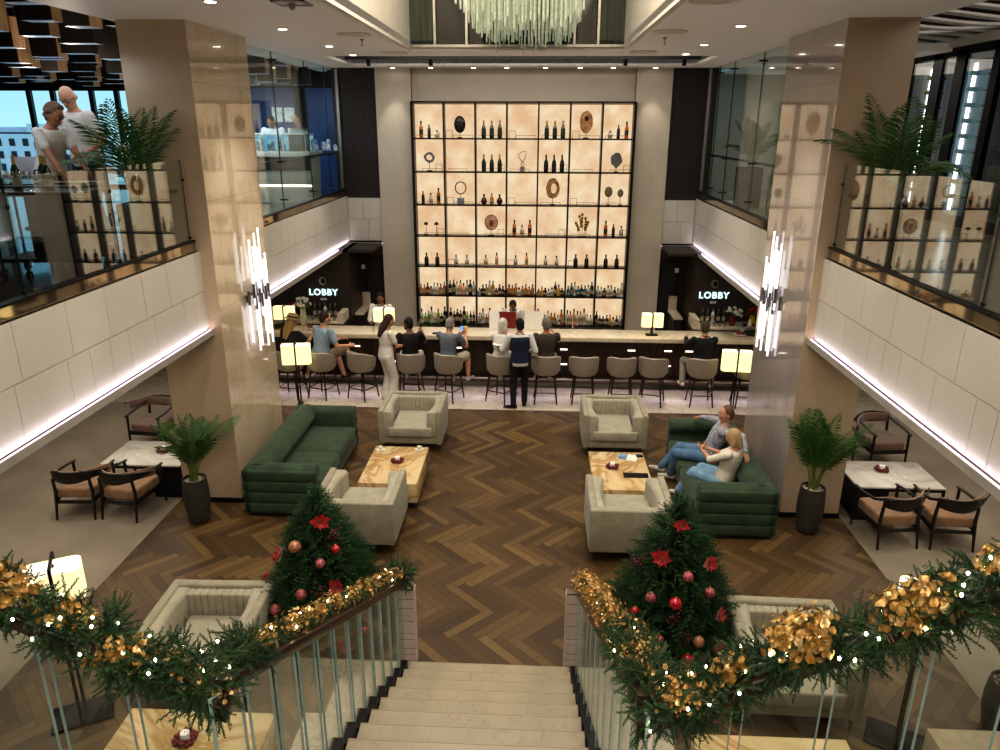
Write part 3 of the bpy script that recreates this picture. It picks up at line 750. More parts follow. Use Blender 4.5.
def table_lamp(label, loc, rz_=0):
    t = thing('table_lamp', label, 'lamp', loc, rz_, 'twin-shade lamps on the bar')
    ob('base', MB().box(-.11, .11, -.07, .07, 0, .02), M['black'], t, bevel=.004)
    mb = MB(); mb.box(-.01, .01, -.075, -.055, .0, .44); mb.box(-.01, .01, .055, .075, 0, .44); mb.box(-.01, .01, -.075, .075, .42, .44); ob('pole', mb, M['black'], t, smooth=False)
    shade(t, -.2, -.018, -.085, .085, .17, .42, .03); shade(t, .018, .2, -.085, .085, .17, .42, .03)
    return t
tl = table_lamp('small twin-shade lamp on the bar counter beside the right of the lit shelves', (2.62, 14.2, 1.13))
dup(tl, (-2.56, 14.3, 1.13), 0, 'small twin-shade lamp on the bar counter in front of the left bartender')
dup(tl, (-4.55, 14.35, 1.13), 0, 'small twin-shade lamp at the far left end of the bar, by the hat')
def floor_lamp(label, loc, rz_, zs0, zs1, w, grp):
    t = thing('floor_lamp', label, 'lamp', loc, rz_, grp)
    ob('base', MB().box(-.2, .2, -.13, .13, 0, .02), M['black'], t, bevel=.004)
    mb = MB(); mb.box(-.012, .012, .0, .024, .02, zs1 + .05); mb.box(-.012, .012, -.11, -.09, zs0 - .1, zs1 + .05) ; mb.box(-.012, .012, -.11, .024, zs1 + .03, zs1 + .05)
    mb.box(-.012, .012, -.11, .024, zs0 - .12, zs0 - .1)
    ob('pole', mb, M['black'], t, smooth=False)
    shade(t, -w / 2, w / 2, -.085, -.0, zs0, zs1, .04) if grp else shade(t, -w / 2, w / 2, -.12, .12, zs0, zs1, .07)
    return t
def floor_lamp2(label, loc, rz_, zs0, zs1, w, d, bw=.24):
    t = thing('floor_lamp', label, 'lamp', loc, rz_, 'rectangular-shade floor lamps')
    ob('base', MB().box(-bw, bw, -d - .03, d + .03, 0, .02), M['black'], t, bevel=.004)
    mb = MB()
    mb.box(-.012, .012, -d - .03, -d - .006, .02, zs1 + .06); mb.box(-.012, .012, d + .006, d + .03, .02, zs1 + .06); mb.box(-.012, .012, -d - .03, d + .03, zs1 + .04, zs1 + .06)
    mb.box(-.012, .012, -d - .03, d + .03, .02, .035)
    ob('pole', mb, M['black'], t, smooth=False)
    ob('finial', MB().lathe([(.02, 0), (.02, .012), (.006, .03)], 10, (0, 0, zs1 + .005)), M['black'], t)
    shade(t, -w / 2, w / 2, -d, d, zs0, zs1, .06)
    return t
f0 = floor_lamp2('black floor lamp with cream shade on the stone strip, beside the left pillar', (-3.95, 12.7, 0), .15, .80, 1.16, .52, .1, .05)
dup(f0, (3.98, 12.75, 0), -.1, 'black floor lamp with cream shade on the stone strip, beside the right pillar')
f1 = floor_lamp2('black floor lamp with glowing cream shade at the foreground left on the carpet edge', (-3.55, 5.06, 0), .5, 1.22, 1.50, .42, .13)
dup(f1, (3.5, 5.12, 0), -.5, 'black floor lamp at the foreground right, its shade hidden behind the garland')
# ------------------------------------------------------------------ lit display shelf
SX0, SX1, SZ1 = -2.25, 2.36, 5.37
NC = 7; CW = (SX1 - SX0) / NC; ZR = [5.37, 4.675, 4.0, 3.315, 2.65, 1.985, 1.33, .67]
YF = 16.16; YP = 16.42
t = thing('display_shelf', 'tall black-framed grid of backlit onyx bays behind the bar', 'shelf')
for c in range(NC + 1):
    x = SX0 + c * CW; w = .028 if c in (0, NC) else .016
    ob('upright', MB().box(x - w, x + w, YF, YP, .6, SZ1 + (.02 if c in (0, NC) else 0)), M['black'], t, smooth=False)
for r in range(8):
    z = ZR[r]; ob('shelf_board', MB().box(SX0, SX1, YF, YP, z - (.028 if r else 0), z + (0.03 if not r else 0)), M['black'], t, smooth=False)
p0 = None
for r in range(7):
    for c in range(NC):
        x = SX0 + c * CW
        q = ob('backlit_panel', MB().box(x + .016, x + CW - .016, YP, YP + .02, ZR[r + 1], ZR[r] - .028), M['onyx'], t, smooth=False)
def cellx(c, u): return SX0 + CW * (c - 1) + .03 + (CW - .06) * u
def place(c, r, u, dy=0): return (cellx(c, u), YF + .12 + dy, ZR[r] + .0005)
def bay(c, r): return '%s bay, %s shelf row' % (ORD[c], ORD[r])
# wire risers
M['wire'] = mat('thin_dark_wire', '#3a332c', .5, metal=.5)
def riser(c, r, u, w, h):
    x, y, z = place(c, r, u, -.08); mb = MB(); q = .0035
    mb.box(-w / 2, -w / 2 + 2 * q, -q, q, 0, h); mb.box(w / 2 - 2 * q, w / 2, -q, q, 0, h); mb.box(-w / 2, w / 2, -q, q, h - 2 * q, h)
    o = ob('wire_riser', mb, M['wire'], loc=(x, y, z), smooth=False)
    return tag(o, 'thin wire riser %s in the %s' % ('upright' if h > .1 else 'low and wide', bay(c, r)), 'riser', 'thin wire risers on the lit shelves')
pr = random.Random(8)
for r in range(1, 6):
    for c in range(1, 8):
        riser(c, r, .62 if (r + c) % 2 else .42, .42, .06 + .0 * r)
        if (r * 3 + c) % 2: riser(c, r, .86 if c % 2 else .14, .14, .15)
# bottle kinds
gm = lambda n, c, r=.12, e=0: mat(n, c, r, emit=e)
BM = dict(green=gm('bottle_green', '#16301a', .08), dark=gm('bottle_dark', '#120f10', .08), orange=gm('bottle_orange', '#b4622d', .1, .12), clear=gm('bottle_clear', '#c9c7ba', .1, .1),
          amber=gm('bottle_amber', '#a5671f', .1, .1), red=gm('bottle_red', '#4a120e', .1), peach=gm('bottle_peach', '#dc9a74', .1, .15), blue=gm('bottle_blue', '#1d5f72', .1, .05),
          lime=gm('bottle_lime', '#5a9a35', .1, .15), yellow=gm('bottle_yellow', '#c98e1e', .1, .15), brown=gm('bottle_brown', '#3c1f10', .1),
          lime2=gm('bottle_olive', '#6f7a1c', .15, .1), foil=gm('foil_gold', '#a98a4c', .35), cap=gm('cap_black', '#17130f', .4), label=gm('paper_label', '#b0a182', .7), labeld=gm('dark_label', '#2a2420', .7), capg=gm('cap_grey', '#7b6f60', .4))
PROF = {
 'champagne': ([(.044, 0), (.045, .01), (.045, .16), (.038, .2), (.018, .25)], [(.018, .25), (.0155, .31), (.017, .325), (.014, .335)], .05, .12),
 'wine': ([(.037, 0), (.037, .18), (.03, .21), (.014, .235)], [(.014, .235), (.014, .295), (.0155, .3)], .05, .14),
 'tall': ([(.04, 0), (.04, .22), (.03, .245), (.016, .255)], [(.016, .255), (.016, .31), (.019, .31), (.019, .345)], .07, .17),
 'squat': ([(.05, 0), (.052, .09), (.045, .115), (.016, .125)], [(.016, .125), (.022, .135), (.022, .175)], .025, .08),
 'round': ([(.03, 0), (.058, .035), (.064, .07), (.055, .11), (.018, .15)], [(.018, .15), (.016, .18), (.022, .185), (.022, .215)], .045, .08),
 'stubby': ([(.036, 0), (.04, .01), (.04, .13), (.03, .155), (.014, .175)], [(.014, .175), (.014, .215), (.018, .215), (.018, .235)], .03, .1),
}
BC = {}
def bottle(kind, col, loc, label, group, cap='cap', lab='label', parts=True, sc=1.0):
    key = (kind, col, cap, lab, parts)
    if key in BC: o = dup(BC[key], loc); o.scale = (sc,) * 3
    else:
        body, neck, l0_, l1_ = PROF[kind]
        nm = {'champagne': 'champagne_bottle', 'wine': 'wine_bottle'}.get(kind, 'spirit_bottle')
        if parts:
            mb = MB(); mb.lathe(body, 14); o = ob(nm, mb, BM[col], loc=loc)
            mb = MB(); mb.lathe(neck, 12); ob('foil_cap' if kind == 'champagne' else 'cap', mb, BM[cap], o)
            r = max(p[0] for p in body) + .0012; mb = MB()
            if kind == 'squat': mb.lathe([(r * .98, l0_), (r, l1_)], 14, cap=False)
            else: mb.lathe([(r, l0_), (r, l1_)], 14, cap=False)
            ob('paper_label', mb, BM[lab], o)
        else:
            mb = MB(); mb.cur = 0; mb.lathe(body, 10); mb.cur = 1; mb.lathe(neck, 8); mb.cur = 2
            r = max(p[0] for p in body) + .0012; mb.lathe([(r, l0_), (r, l1_)], 10, cap=False)
            o = ob(nm, mb, [BM[col], BM[cap], BM[lab]], loc=loc)
        o.scale = (sc,) * 3; BC[key] = o
    return tag(o, label, 'bottle', group)
look = {('champagne', 'green'): 'green champagne bottle with gold foil', ('champagne', 'dark'): 'dark champagne bottle', ('tall', 'orange'): 'tall amber-orange spirit bottle', ('wine', 'dark'): 'slim dark bottle',
        ('squat', 'clear'): 'short clear decanter bottle', ('round', 'red'): 'round dark red cognac bottle', ('stubby', 'orange'): 'small orange spirit bottle', ('stubby', 'clear'): 'small clear bottle', ('tall', 'peach'): 'tall peach-coloured bottle', ('stubby', 'dark'): 'squat dark bottle'}
K = {'O': ('tall', 'orange', 'cap', 'labeld'), 'D': ('wine', 'dark', 'cap', 'labeld'), 'C': ('squat', 'clear', 'capg', 'label'), 'G': ('champagne', 'green', 'foil', 'labeld'), 'K': ('champagne', 'dark', 'cap', 'labeld'),
     'R': ('round', 'red', 'cap', 'red'), 'A': ('stubby', 'orange', 'capg', 'label'), 'S': ('stubby', 'clear', 'cap', 'label'), 'P': ('tall', 'peach', 'cap', 'label'), 'T': ('stubby', 'dark', 'cap', 'labeld')}
LAY = {(1, 1): 'ODC', (3, 1): 'GGG', (5, 1): 'GGG', (7, 1): 'CDO', (3, 2): 'GGG', (5, 2): 'KKK', (1, 3): 'DSO', (3, 3): 'RAR', (4, 4): 'OSO', (7, 4): 'ODS',
       (1, 5): 'TT', (2, 5): 'SS', (3, 5): 'SP', (4, 5): 'SP', (5, 5): 'SS', (6, 5): 'TT', (7, 5): 'TT'}
NUM = ['', 'first', 'second', 'third', 'fourth', 'fifth', 'sixth', 'seventh', 'eighth', 'ninth']
for (c, r), s in LAY.items():
    for i, ch in enumerate(s):
        kd, cl, cp, lb = K[ch]; n = len(s)
        u = (.24, .52, .8)[i] if n == 3 else (.3, .7)[i]
        sc = {'G': 1.05, 'K': 1.05, 'O': .98, 'D': .9, 'P': .85, 'T': 1.15, 'S': 1.0, 'C': .9, 'R': 1, 'A': 1}[ch]
        bottle(kd, cl, place(c, r, u), '%s, %s of %s in the %s' % (look[(kd, cl)], NUM[i + 1], {3: 'three', 2: 'two'}[n], bay(c, r)), 'bottles in the upper lit bays', cp, lb, True, sc)
pr = random.Random(21)
pal6 = ['amber', 'red', 'clear', 'brown', 'clear', 'dark', 'amber', 'orange', 'clear', 'green', 'blue']
cn = {'amber': 'amber', 'red': 'dark red', 'clear': 'clear', 'brown': 'brown', 'dark': 'near-black', 'orange': 'orange', 'green': 'dark green', 'blue': 'teal', 'lime': 'bright green', 'yellow': 'yellow', 'peach': 'peach'}
kn = {'wine': 'slim', 'tall': 'tall', 'squat': 'short', 'stubby': 'small', 'round': 'round', 'champagne': 'wide'}
for r in (6, 7):
    for c in range(1, 8):
        n = 8 if r == 6 else 8
        for i in range(n):
            if r == 6:
                cl = pr.choice({1: ['red', 'amber', 'brown', 'clear'], 2: ['green', 'dark', 'clear', 'peach', 'clear'], 3: ['clear', 'amber', 'dark', 'brown'], 4: ['amber', 'clear', 'orange'], 5: ['yellow', 'amber', 'red', 'clear', 'green'], 6: ['clear', 'dark', 'blue', 'green'], 7: ['brown', 'clear', 'clear']}[c])
                kd = pr.choice(['stubby', 'squat', 'round', 'stubby', 'wine'] if c not in (2,) else ['wine', 'wine', 'stubby', 'tall'])
            else:
                cl = pr.choice({1: ['lime', 'lime', 'green', 'clear'], 2: ['brown', 'lime', 'clear', 'dark', 'green'], 3: ['green', 'clear', 'red', 'orange', 'clear'], 4: ['red', 'dark', 'green', 'clear'], 5: ['yellow', 'amber', 'clear', 'orange'], 6: ['clear', 'clear', 'peach'], 7: ['brown', 'clear', 'yellow', 'green']}[c])
                kd = pr.choice(['wine', 'stubby', 'wine', 'tall'] if c < 4 else ['stubby', 'squat', 'stubby', 'tall', 'wine'])
            cp = pr.choice(['cap', 'cap', 'capg']); sc = pr.uniform(.85, 1.08)
            bottle(kd, cl, place(c, r, (i + .5) / n, pr.uniform(-.03, .06)), '%s %s bottle, %s from left in the %s' % (kn[kd], cn[cl], NUM[i + 1], bay(c, r)), 'crowded bottles on the %s lit shelf row' % ORD[r], cp, 'label', False, sc)
# sculptures
M['geode'] = mat('black_geode', '#1b191a', .25, col2='#0d0c0d', scale=25, bump=1, bscale=30)
M['gslab'] = mat('brown_agate', '#b98a58', .4, col2='#6d4526', scale=9, dist=2, emit=.1)
M['coral'] = mat('grey_coral', '#7b7a7c', .8, col2='#4f4e52', scale=50, bump=1, bscale=70)
M['shell'] = mat('olive_shell', '#6b6a55', .6, col2='#8b8468', scale=30)
M['goldm'] = mat('soft_gold', '#a8873f', .3, metal=.7)
M['greyb'] = mat('grey_stone_block', '#8d8f92', .6)
def sculpt(name, label, c, r, u=.5): return thing(name, label + ' in the ' + bay(c, r), 'sculpture', place(c, r, u))
def stand(t, h, w=.05, m='black'):
    ob('base', MB().box(-w, w, -.03, .03, 0, .018), M[m], t, smooth=False); ob('rod', MB().tube([(0, 0, .018), (0, 0, h)], .006, 6), M[m], t)
def blob(cx, cz, rx, rz_, n=22, jit=.06, seed=1, th=.02, hole=None):
    q = random.Random(seed); mb = MB(); A = [(cx + rx * (1 + q.uniform(-jit, jit)) * math.cos(2 * PI * k / n), cz + rz_ * (1 + q.uniform(-jit, jit)) * math.sin(2 * PI * k / n)) for k in range(n)]
    if hole:
        B = [(cx + hole[0] * (x - cx) + hole[2], cz + hole[1] * (z - cz)) for x, z in A]
        vs = [(x, y, z) for y in (-th, th) for P_ in (A, B) for x, z in P_]; fs = []
        for k in range(n):
            j = (k + 1) % n; fs += [(k, j, n + j, n + k), (2 * n + j, 2 * n + k, 3 * n + k, 3 * n + j), (j, k, 2 * n + k, 2 * n + j), (n + k, n + j, 3 * n + j, 3 * n + k)]
        mb.add(vs, fs)
    else: mb.prism(A, 'y', -th, th)
    return mb
t = sculpt('geode_sculpture', 'egg-shaped black geode on a small stand', 2, 1); stand(t, .12); mb = MB(); mb.ell((0, 0, .27), (.12, .05, .17), 16, 12); ob('geode', mb, M['geode'], t)
t = sculpt('wood_slice_sculpture', 'oval brown burl slice with dark hollow', 6, 1); stand(t, .1, .06); ob('slice', blob(0, .33, .135, .22, seed=3), M['gslab'], t, bevel=.006); ob('hollow', blob(0.0, .40, .04, .05, seed=5, th=.022, jit=.3), M['geode'], t)
t = sculpt('stone_ring_sculpture', 'heart-shaped grey crystal ring on a rod', 1, 2); stand(t, .2, .06); ob('ring', blob(0, .28, .11, .105, seed=6, hole=(.6, .55, 0), jit=.1), M['coral'], t)
t = sculpt('wire_loop_sculpture', 'bronze wire loop figure on a grey block', 4, 2); ob('block', MB().box(-.05, .05, -.03, .03, 0, .1), M['greyb'], t, smooth=False)
mb = MB(); mb.tube([(0, 0, .1), (.05, 0, .16), (-.04, 0, .24), (-.09, 0, .33), (-.02, 0, .4), (.07, 0, .41), (.08, 0, .34), (.04, 0, .24), (-.03, 0, .16), (0, 0, .1)], .007, 6); ob('loop', mb, M['wire'], t)
t = sculpt('coral_sculpture', 'rough grey coral slab on a small black base', 7, 2); stand(t, .1); ob('coral', blob(0, .25, .12, .15, seed=9, jit=.14), M['coral'], t)
t = sculpt('ring_sculpture', 'thin black ring on a grey block', 2, 3); ob('block', MB().box(-.075, .075, -.04, .04, 0, .13), M['greyb'], t, smooth=False)
mb = MB(); mb.tube([(.115 * math.cos(a * PI / 16), 0, .34 + .125 * math.sin(a * PI / 16)) for a in range(33)], .011, 8); ob('ring', mb, M['black'], t); ob('rod', MB().tube([(0, 0, .13), (0, 0, .22)], .006, 6), M['black'], t)
t = sculpt('agate_ring_sculpture', 'large golden-brown agate slice with a hollow centre', 5, 3); stand(t, .14); ob('slice', blob(0, .34, .145, .215, seed=12, hole=(.42, .5, .02), jit=.05), M['gslab'], t)
for u, rr, n in ((.28, .085, 'larger'), (.7, .065, 'smaller')):
    t = sculpt('shell_sculpture', n + ' olive shell disc on a thin rod', 7, 3, u); stand(t, .17, .04, 'wire'); mb = MB(); mb.ell((0, 0, .17 + rr * 1.3), (rr, .03, rr * 1.3), 14, 10); ob('shell', mb, M['shell'], t)
for u, n in ((.32, 'left'), (.7, 'right')):
    t = sculpt('mushroom_sculpture', n + ' dark mushroom cap on a thin rod', 1, 4, u); stand(t, .23, .04, 'wire'); mb = MB(); mb.lathe([(.052, 0), (.05, .02), (.03, .05), (.004, .06)], 14, (0, 0, .22)); ob('cap', mb, M['geode'], t)
t = sculpt('medallion_sculpture', 'bronze medallion with a carved hand', 3, 4); stand(t, .14, .07)
ob('disc', blob(0, .28, .135, .155, seed=2, jit=.01, n=28, th=.012), mat('medallion', '#cfa88a', .5, col2='#b98f70', scale=20), t)
mb = MB(); mb.tube([(.135 * math.cos(a * PI / 14), 0, .28 + .155 * math.sin(a * PI / 14)) for a in range(29)], .012, 8); ob('rim', mb, M['wire'], t)
mb = MB()
for k in range(4): mb.tube([(-.02 + .015 * k, -.014, .22), (-.035 + .024 * k, -.016, .33)], .009, 6)
mb.ell((0, -.014, .22), (.03, .01, .035), 8, 6); ob('carved_hand', mb, mat('rust_relief', '#8a3d22', .6), t)
t = sculpt('branch_sculpture', 'gold sculpture of five leafy stems', 6, 4); q = random.Random(4)
ob('base', MB().box(-.09, .09, -.03, .03, 0, .015), M['goldm'], t, smooth=False)
for k in range(5):
    x0 = -.08 + .04 * k; x1 = x0 * 1.3 + q.uniform(-.02, .02); h = (.28, .42, .46, .38, .3)[k]
    mb = MB(); mb.tube([(x0, 0, .015), ((x0 + x1) / 2, 0, h * .5), (x1, 0, h)], .006, 6)
    for j in range(4): mb.ell((x1 * (.6 + .15 * j) + q.uniform(-.02, .02), 0, h * (.5 + .17 * j)), (.03, .008, .035), 8, 6)
    ob('stem', mb, M['goldm'], t)

# ------------------------------------------------------------------ bar counter
t = thing('bar_counter', 'long dark wood bar with a cream stone top in front of the lit shelves', 'bar counter')
M['barTop'] = marble_tiles('bar_stone', '#ded2bb', '#b8a78a', None, rough=.18, scale=1.6)
mb = MB(); mb.box(-5.6, 5.6, 13.58, 14.2, 1.04, 1.125); ob('counter_top', mb, M['barTop'], t, bevel=.006)
mb = MB()
for i in range(92):
    x = -5.55 + i * .12; mb.box(x + .006, x + .114, 13.78, 13.82, .3, 1.04)
mb.box(-5.55, 5.5, 13.81, 14.15, .12, 1.04); ob('front_panel', mb, M['dwood2'], t, smooth=False)
ob('footrest', MB().box(-5.5, 5.5, 13.68, 13.8, .24, .29), M['dwood2'], t, smooth=False)
ob('foot_rail', MB().tube([(-5.5, 13.65, .26), (5.5, 13.65, .26)], .022, 8), M['steel'], t)
ob('kick_light', MB().box(-5.5, 5.5, 13.77, 13.79, .2, .225), emis('bar_kick_light', '#e9d4e6', 9), t, smooth=False)
for i, x in enumerate([-4.95, -3.1, -2.3, -1.1, .95, 2.25, 2.95, 3.35]):
    for z in (.52, .82): ob('front_light', MB().box(x - .07, x + .07, 13.76, 13.779, z, z + .02), M['ledwarm'], t, smooth=False)
# back bar under the lit shelf
t = thing('back_bar', 'dark back bar cabinet under the lit shelves carrying rows of glasses', 'cabinet')
ob('carcass', MB().box(-2.25, 2.34, 15.9, 16.12, .0, .62), M['dwood'], t, smooth=False); ob('worktop', MB().box(-2.25, 2.34, 15.86, 16.14, .62, .66), M['black'], t, smooth=False)
for k in range(6): ob('cabinet_door', MB().box(-2.22 + k * .76, -1.49 + k * .76, 15.88, 15.9, .05, .6), M['dwood2'], t, smooth=False)
# side counters left and right
M['tile'] = marble_tiles('niche_stone', '#cbbfa8', '#a39372', None, rough=.3)
for s, lab in ((-1, 'left'), (1, 'right')):
    t = thing('service_counter', 'cream stone service counter under the %s lobby bar sign' % lab, 'counter')
    a, b = sorted((s * 3.6, s * 5.6)); ob('counter_top', MB().box(a, b, 14.75, 15.29, 1.0, 1.05), M['barTop'], t, bevel=.005); ob('body', MB().box(a, b, 14.8, 15.29, 0, 1.0), M['dwood'], t, smooth=False)
    a, b = sorted((s * 4.5, s * 5.6)); ob('return_top', MB().box(a, b, 14.205, 14.75, 1.04, 1.1), M['barTop'], t, bevel=.004)
    a, b = sorted((s * 3.6, s * 3.72)); ob('upstand', MB().box(a, b, 14.75, 15.29, 1.05, 1.22), M['barTop'], t, smooth=False)
    t = thing('niche_cabinet', 'small lit %s niche with a cream worktop beside the dark door' % lab, 'niche')
    a, b = sorted((s * 3.2, s * 3.52)); ob('worktop', MB().box(s * 3.44 - .1, s * 3.44 + .1, 15.55, 16.3, 1.0, 1.04), M['barTop'], t, smooth=False); ob('body', MB().box(s * 3.44 - .09, s * 3.44 + .09, 15.6, 16.28, 0, 1.0), M['dwood'], t, smooth=False)
    ob('splashback', MB().box(s * 3.44 - .09, s * 3.44 + .09, 16.28, 16.32, 1.04, 1.35), M['tile'], t, smooth=False)
    w_ = ob('wall_switch', MB().box(-.04, .04, -.01, .01, -.05, .05), M['white'], smooth=False, loc=(s * 3.48, 16.33, 1.92)); tag(w_, 'white square wall plate above the %s niche' % lab, 'wall plate')
# lobby signs
def font(txt, size, depth):
    cu = bpy.data.curves.new('f', 'FONT'); cu.body = txt; cu.size = size; cu.extrude = depth; cu.align_x = 'CENTER'; cu.space_character = 1.15; cu.offset = size * .025
    o = bpy.data.objects.new('f', cu); COL.objects.link(o); dg = bpy.context.evaluated_depsgraph_get(); me = bpy.data.meshes.new_from_object(o.evaluated_get(dg)); bpy.data.objects.remove(o); return me
M['neon'] = emis('sign_glow', '#cdf6f4', 1.5); M['neond'] = emis('sign_small_letters', '#9a9a8c', .6)
for cxs, zs, lab in ((-4.12, 1.50, 'left'), (4.08, 1.545, 'right')):
    t = thing('lobby_sign', 'illuminated LOBBY BAR sign with a crescent emblem on the %s dark wood wall' % lab, 'sign', (cxs, 15.29, zs))
    for nm, tx, sz, m, z in (('lobby_lettering', 'LOBBY', .185, M['neon'], 0), ('bar_lettering', 'BAR', .065, M['neond'], -.11)):
        me = font(tx, sz, .008); me.materials.append(m); q = bpy.data.objects.new(nm, me); COL.objects.link(q); q.parent = t; q.rotation_euler = (PI / 2, 0, 0); q.location = (0, -.02, z)
    mb = MB(); A = [(.075 * math.cos(a), .3 + .085 * math.sin(a)) for a in [k * PI / 12 for k in range(24)]]; mb.prism(A, 'y', -.02, -.005); ob('emblem_disc', mb, M['steel'], t, smooth=False)
    mb = MB(); B = [(.012 + .05 * math.cos(a), .3 + .062 * math.sin(a)) for a in [k * PI / 12 for k in range(24)]]; mb.prism(B, 'y', -.026, -.021); ob('emblem_moon', mb, M['black'], t, smooth=False)
# ------------------------------------------------------------------ bar stools
M['leather'] = mat('taupe_leather', '#a1978a', .5, col2='#958b7e', scale=6, sheen=.2); M['stleg'] = mat('stool_leg', '#231a18', .4)
def stool(label, loc, rz_):
    t = thing('bar_stool', label, 'bar stool', loc, rz_, 'taupe leather bar stools')
    # local: facing +y (towards the bar); shell open to +y
    def shell(rr, th, z0, zb, zf, name, m):
        rings = []; n = 20
        for k in range(n + 1):
            a = PI + (-PI * .22) + (PI * 1.44) * k / n
            u = abs(k / n - .5) * 2; zt = zb + (zf - zb) * max(0, (u - .35) / .65) ** 1.2
            ca, sa = math.cos(a), math.sin(a); x, y = rr * 1.08 * ca, rr * sa * 1.0
            xi, yi = (rr - th) * 1.08 * ca, (rr - th) * sa
            xb, yb = rr * .86 * ca, rr * .86 * sa; xbi, ybi = (rr - th) * .8 * ca, (rr - th) * .8 * sa
            rings.append([(xb, yb, z0), (x, y, z0 + .07), (x * 1.04, y * 1.04, zt - .01), ((x + xi) / 2 * 1.03, (y + yi) / 2 * 1.03, zt + .008), (xi, yi, zt - .01), (xbi, ybi, z0 + .03)])
        mb = MB(); mb.rings(rings); return ob(name, mb, m, t)
    # rotate shell so that its back lies at -y
    s = shell(.25, .035, .56, .94, .80, 'backrest', M['leather'])
    for v in []:
        x, y = v.co.x, v.co.y; v.co.x, v.co.y = -y, x
    mb = MB(); mb.lathe([(.17, 0), (.205, .03), (.215, .08), (.2, .12), (.02, .135)], 20, (0, 0, .55)); ob('seat', mb, M['leather'], t)
    for sx in (-1, 1):
        for sy in (-1, 1): ob('leg', MB().tube([(sx * .21, sy * .2, 0), (sx * .15, sy * .14, .59)], [.013, .019], 8), M['stleg'], t)
    mb = MB(); z = .22; p = [(.188, .178), (-.188, .178), (-.188, -.178), (.188, -.178)]
    for a, b in zip(p, p[1:] + p[:1]): mb.tube([(a[0], a[1], z), (b[0], b[1], z)], .01, 6)
    ob('foot_ring', mb, M['stleg'], t)
    return t
ST = [(-4.22, -.2, 'bar stool under the woman in the straw hat, leftmost at the bar'), (-3.62, -.4, 'bar stool under the man in the light blue shirt'), (-2.86, -.5, 'empty bar stool turned left beside the standing woman in white'),
      (-1.93, -.05, 'bar stool under the man in the black t-shirt'), (-1.22, -.45, 'bar stool under the grey-haired man in the grey shirt'), (-.24, -.5, 'bar stool under the white-haired woman beside the waiter'),
      (.6, .02, 'bar stool under the man in the brown shirt'), (1.3, 0, 'empty bar stool, first to the right of the brown-shirted man'), (2.0, 0, 'empty bar stool, second to the right of the brown-shirted man'),
      (2.58, -.3, 'empty bar stool, third to the right of the brown-shirted man'), (3.47, 0, 'bar stool under the man in the black shirt at the right'), (4.3, 0, 'bar stool mostly hidden behind the right floor lamp')]
st0 = None; STOOLS = []
for x, a, lab in ST:
    if st0 is None: st0 = stool(lab, (x, 13.12, 0.004), a)
    else: dup(st0, (x, 13.12, 0.004), a, lab)
# glassware, menus and things on the bars
M['crystal'] = glass('glassware', 1.6, (.93, .94, .93, 1), add=.12)
def glassware(kind, loc, label, group, _c={}):
    if kind in _c: o = dup(_c[kind], loc)
    else:
        mb = MB()
        if kind == 'wine_glass': mb.lathe([(.032, 0), (.004, .006), (.004, .08), (.03, .11), (.036, .15), (.03, .19), (.029, .19), (.034, .15), (.004, .1)], 12)
        elif kind == 'tumbler': mb.lathe([(.03, 0), (.036, .1), (.034, .1), (.028, .01)], 12)
        o = ob(kind, mb, M['crystal'], loc=loc); _c[kind] = o
    return tag(o, label, 'glass', group)
for k in range(26):
    x = -2.1 + k * .168; glassware('tumbler' if k % 3 else 'wine_glass', (x, 15.98 + .04 * (k % 2), .661), 'clear glass on the back bar, %s' % ('left of the waiter' if x < 0 else 'right of the waiter'), 'glasses on the back bar %s of the waiter' % ('left' if x < 0 else 'right'))
for s, lab in ((-1, 'left'), (1, 'right')):
    for k in range(10):
        r_, c_ = divmod(k, 5); x = s * (3.82 + c_ * .11); y = 14.86 + .13 * r_
        glassware('wine_glass' if r_ else 'tumbler', (x, y, 1.051), 'clear glass in the cluster under the %s lobby sign' % lab, 'glasses under the %s lobby sign' % lab)
    for k in range(5):
        bottle('wine', ['dark', 'green', 'clear'][k % 3], (s * (3.85 + k * .11), 15.15, 1.051), '%s bottle, %s outward in the row under the %s lobby sign' % (['slim dark', 'slim green', 'slim clear'][k % 3], NUM[k + 1], lab), 'bottles under the %s lobby sign' % lab, 'capg', 'label', False)
M['tray'] = mat('dark_tray', '#1c2622', .3)
for s, lab in ((-1, 'left'), (1, 'right')):
    tr = ob('serving_tray', MB().lathe([(.2, 0), (.22, .02), (.21, .022), (.19, .008)], 24), M['tray'], loc=(s * 4.62, 14.4, 1.127)); tag(tr, 'round dark tray with silver stand on the %s end of the bar' % lab, 'tray')
    t = thing('cake_stand', 'silver dish on the dark tray at the %s end of the bar' % lab, 'dish', (s * 4.62, 14.4, 1.15)); ob('dish', MB().lathe([(.06, 0), (.12, .03), (.14, .06), (.13, .06)], 18), M['chrome'], t); ob('napkin', MB().lathe([(.04, 0), (.03, .08), (.005, .13)], 6, (0, 0, .05)), M['white'], t)
for k in range(3): glassware('tumbler', (-2.75 + .11 * k, 14.15, 1.127), 'upturned tumbler on the bar near the left bartender, %s from left' % NUM[k + 1], 'tumblers near the left bartender')
for k in range(2): glassware('wine_glass', (-1.98 + .12 * k, 14.25, 1.127), 'stemmed glass on the bar before the man in black, %s from left' % NUM[k + 1], 'glasses before the man in black')
bottle('wine', 'brown', (-1.83, 14.15, 1.126), 'brown beer bottle on the bar before the man in the black t-shirt', 'bar bottles', 'capg', 'label', True, .85)
o = ob('phone', MB().box(-.035, .035, -.07, .07, 0, .01), M['black'], loc=(-1.55, 14.08, 1.126), bevel=.003); tag(o, 'dark phone lying on the bar right of the beer bottle', 'phone')
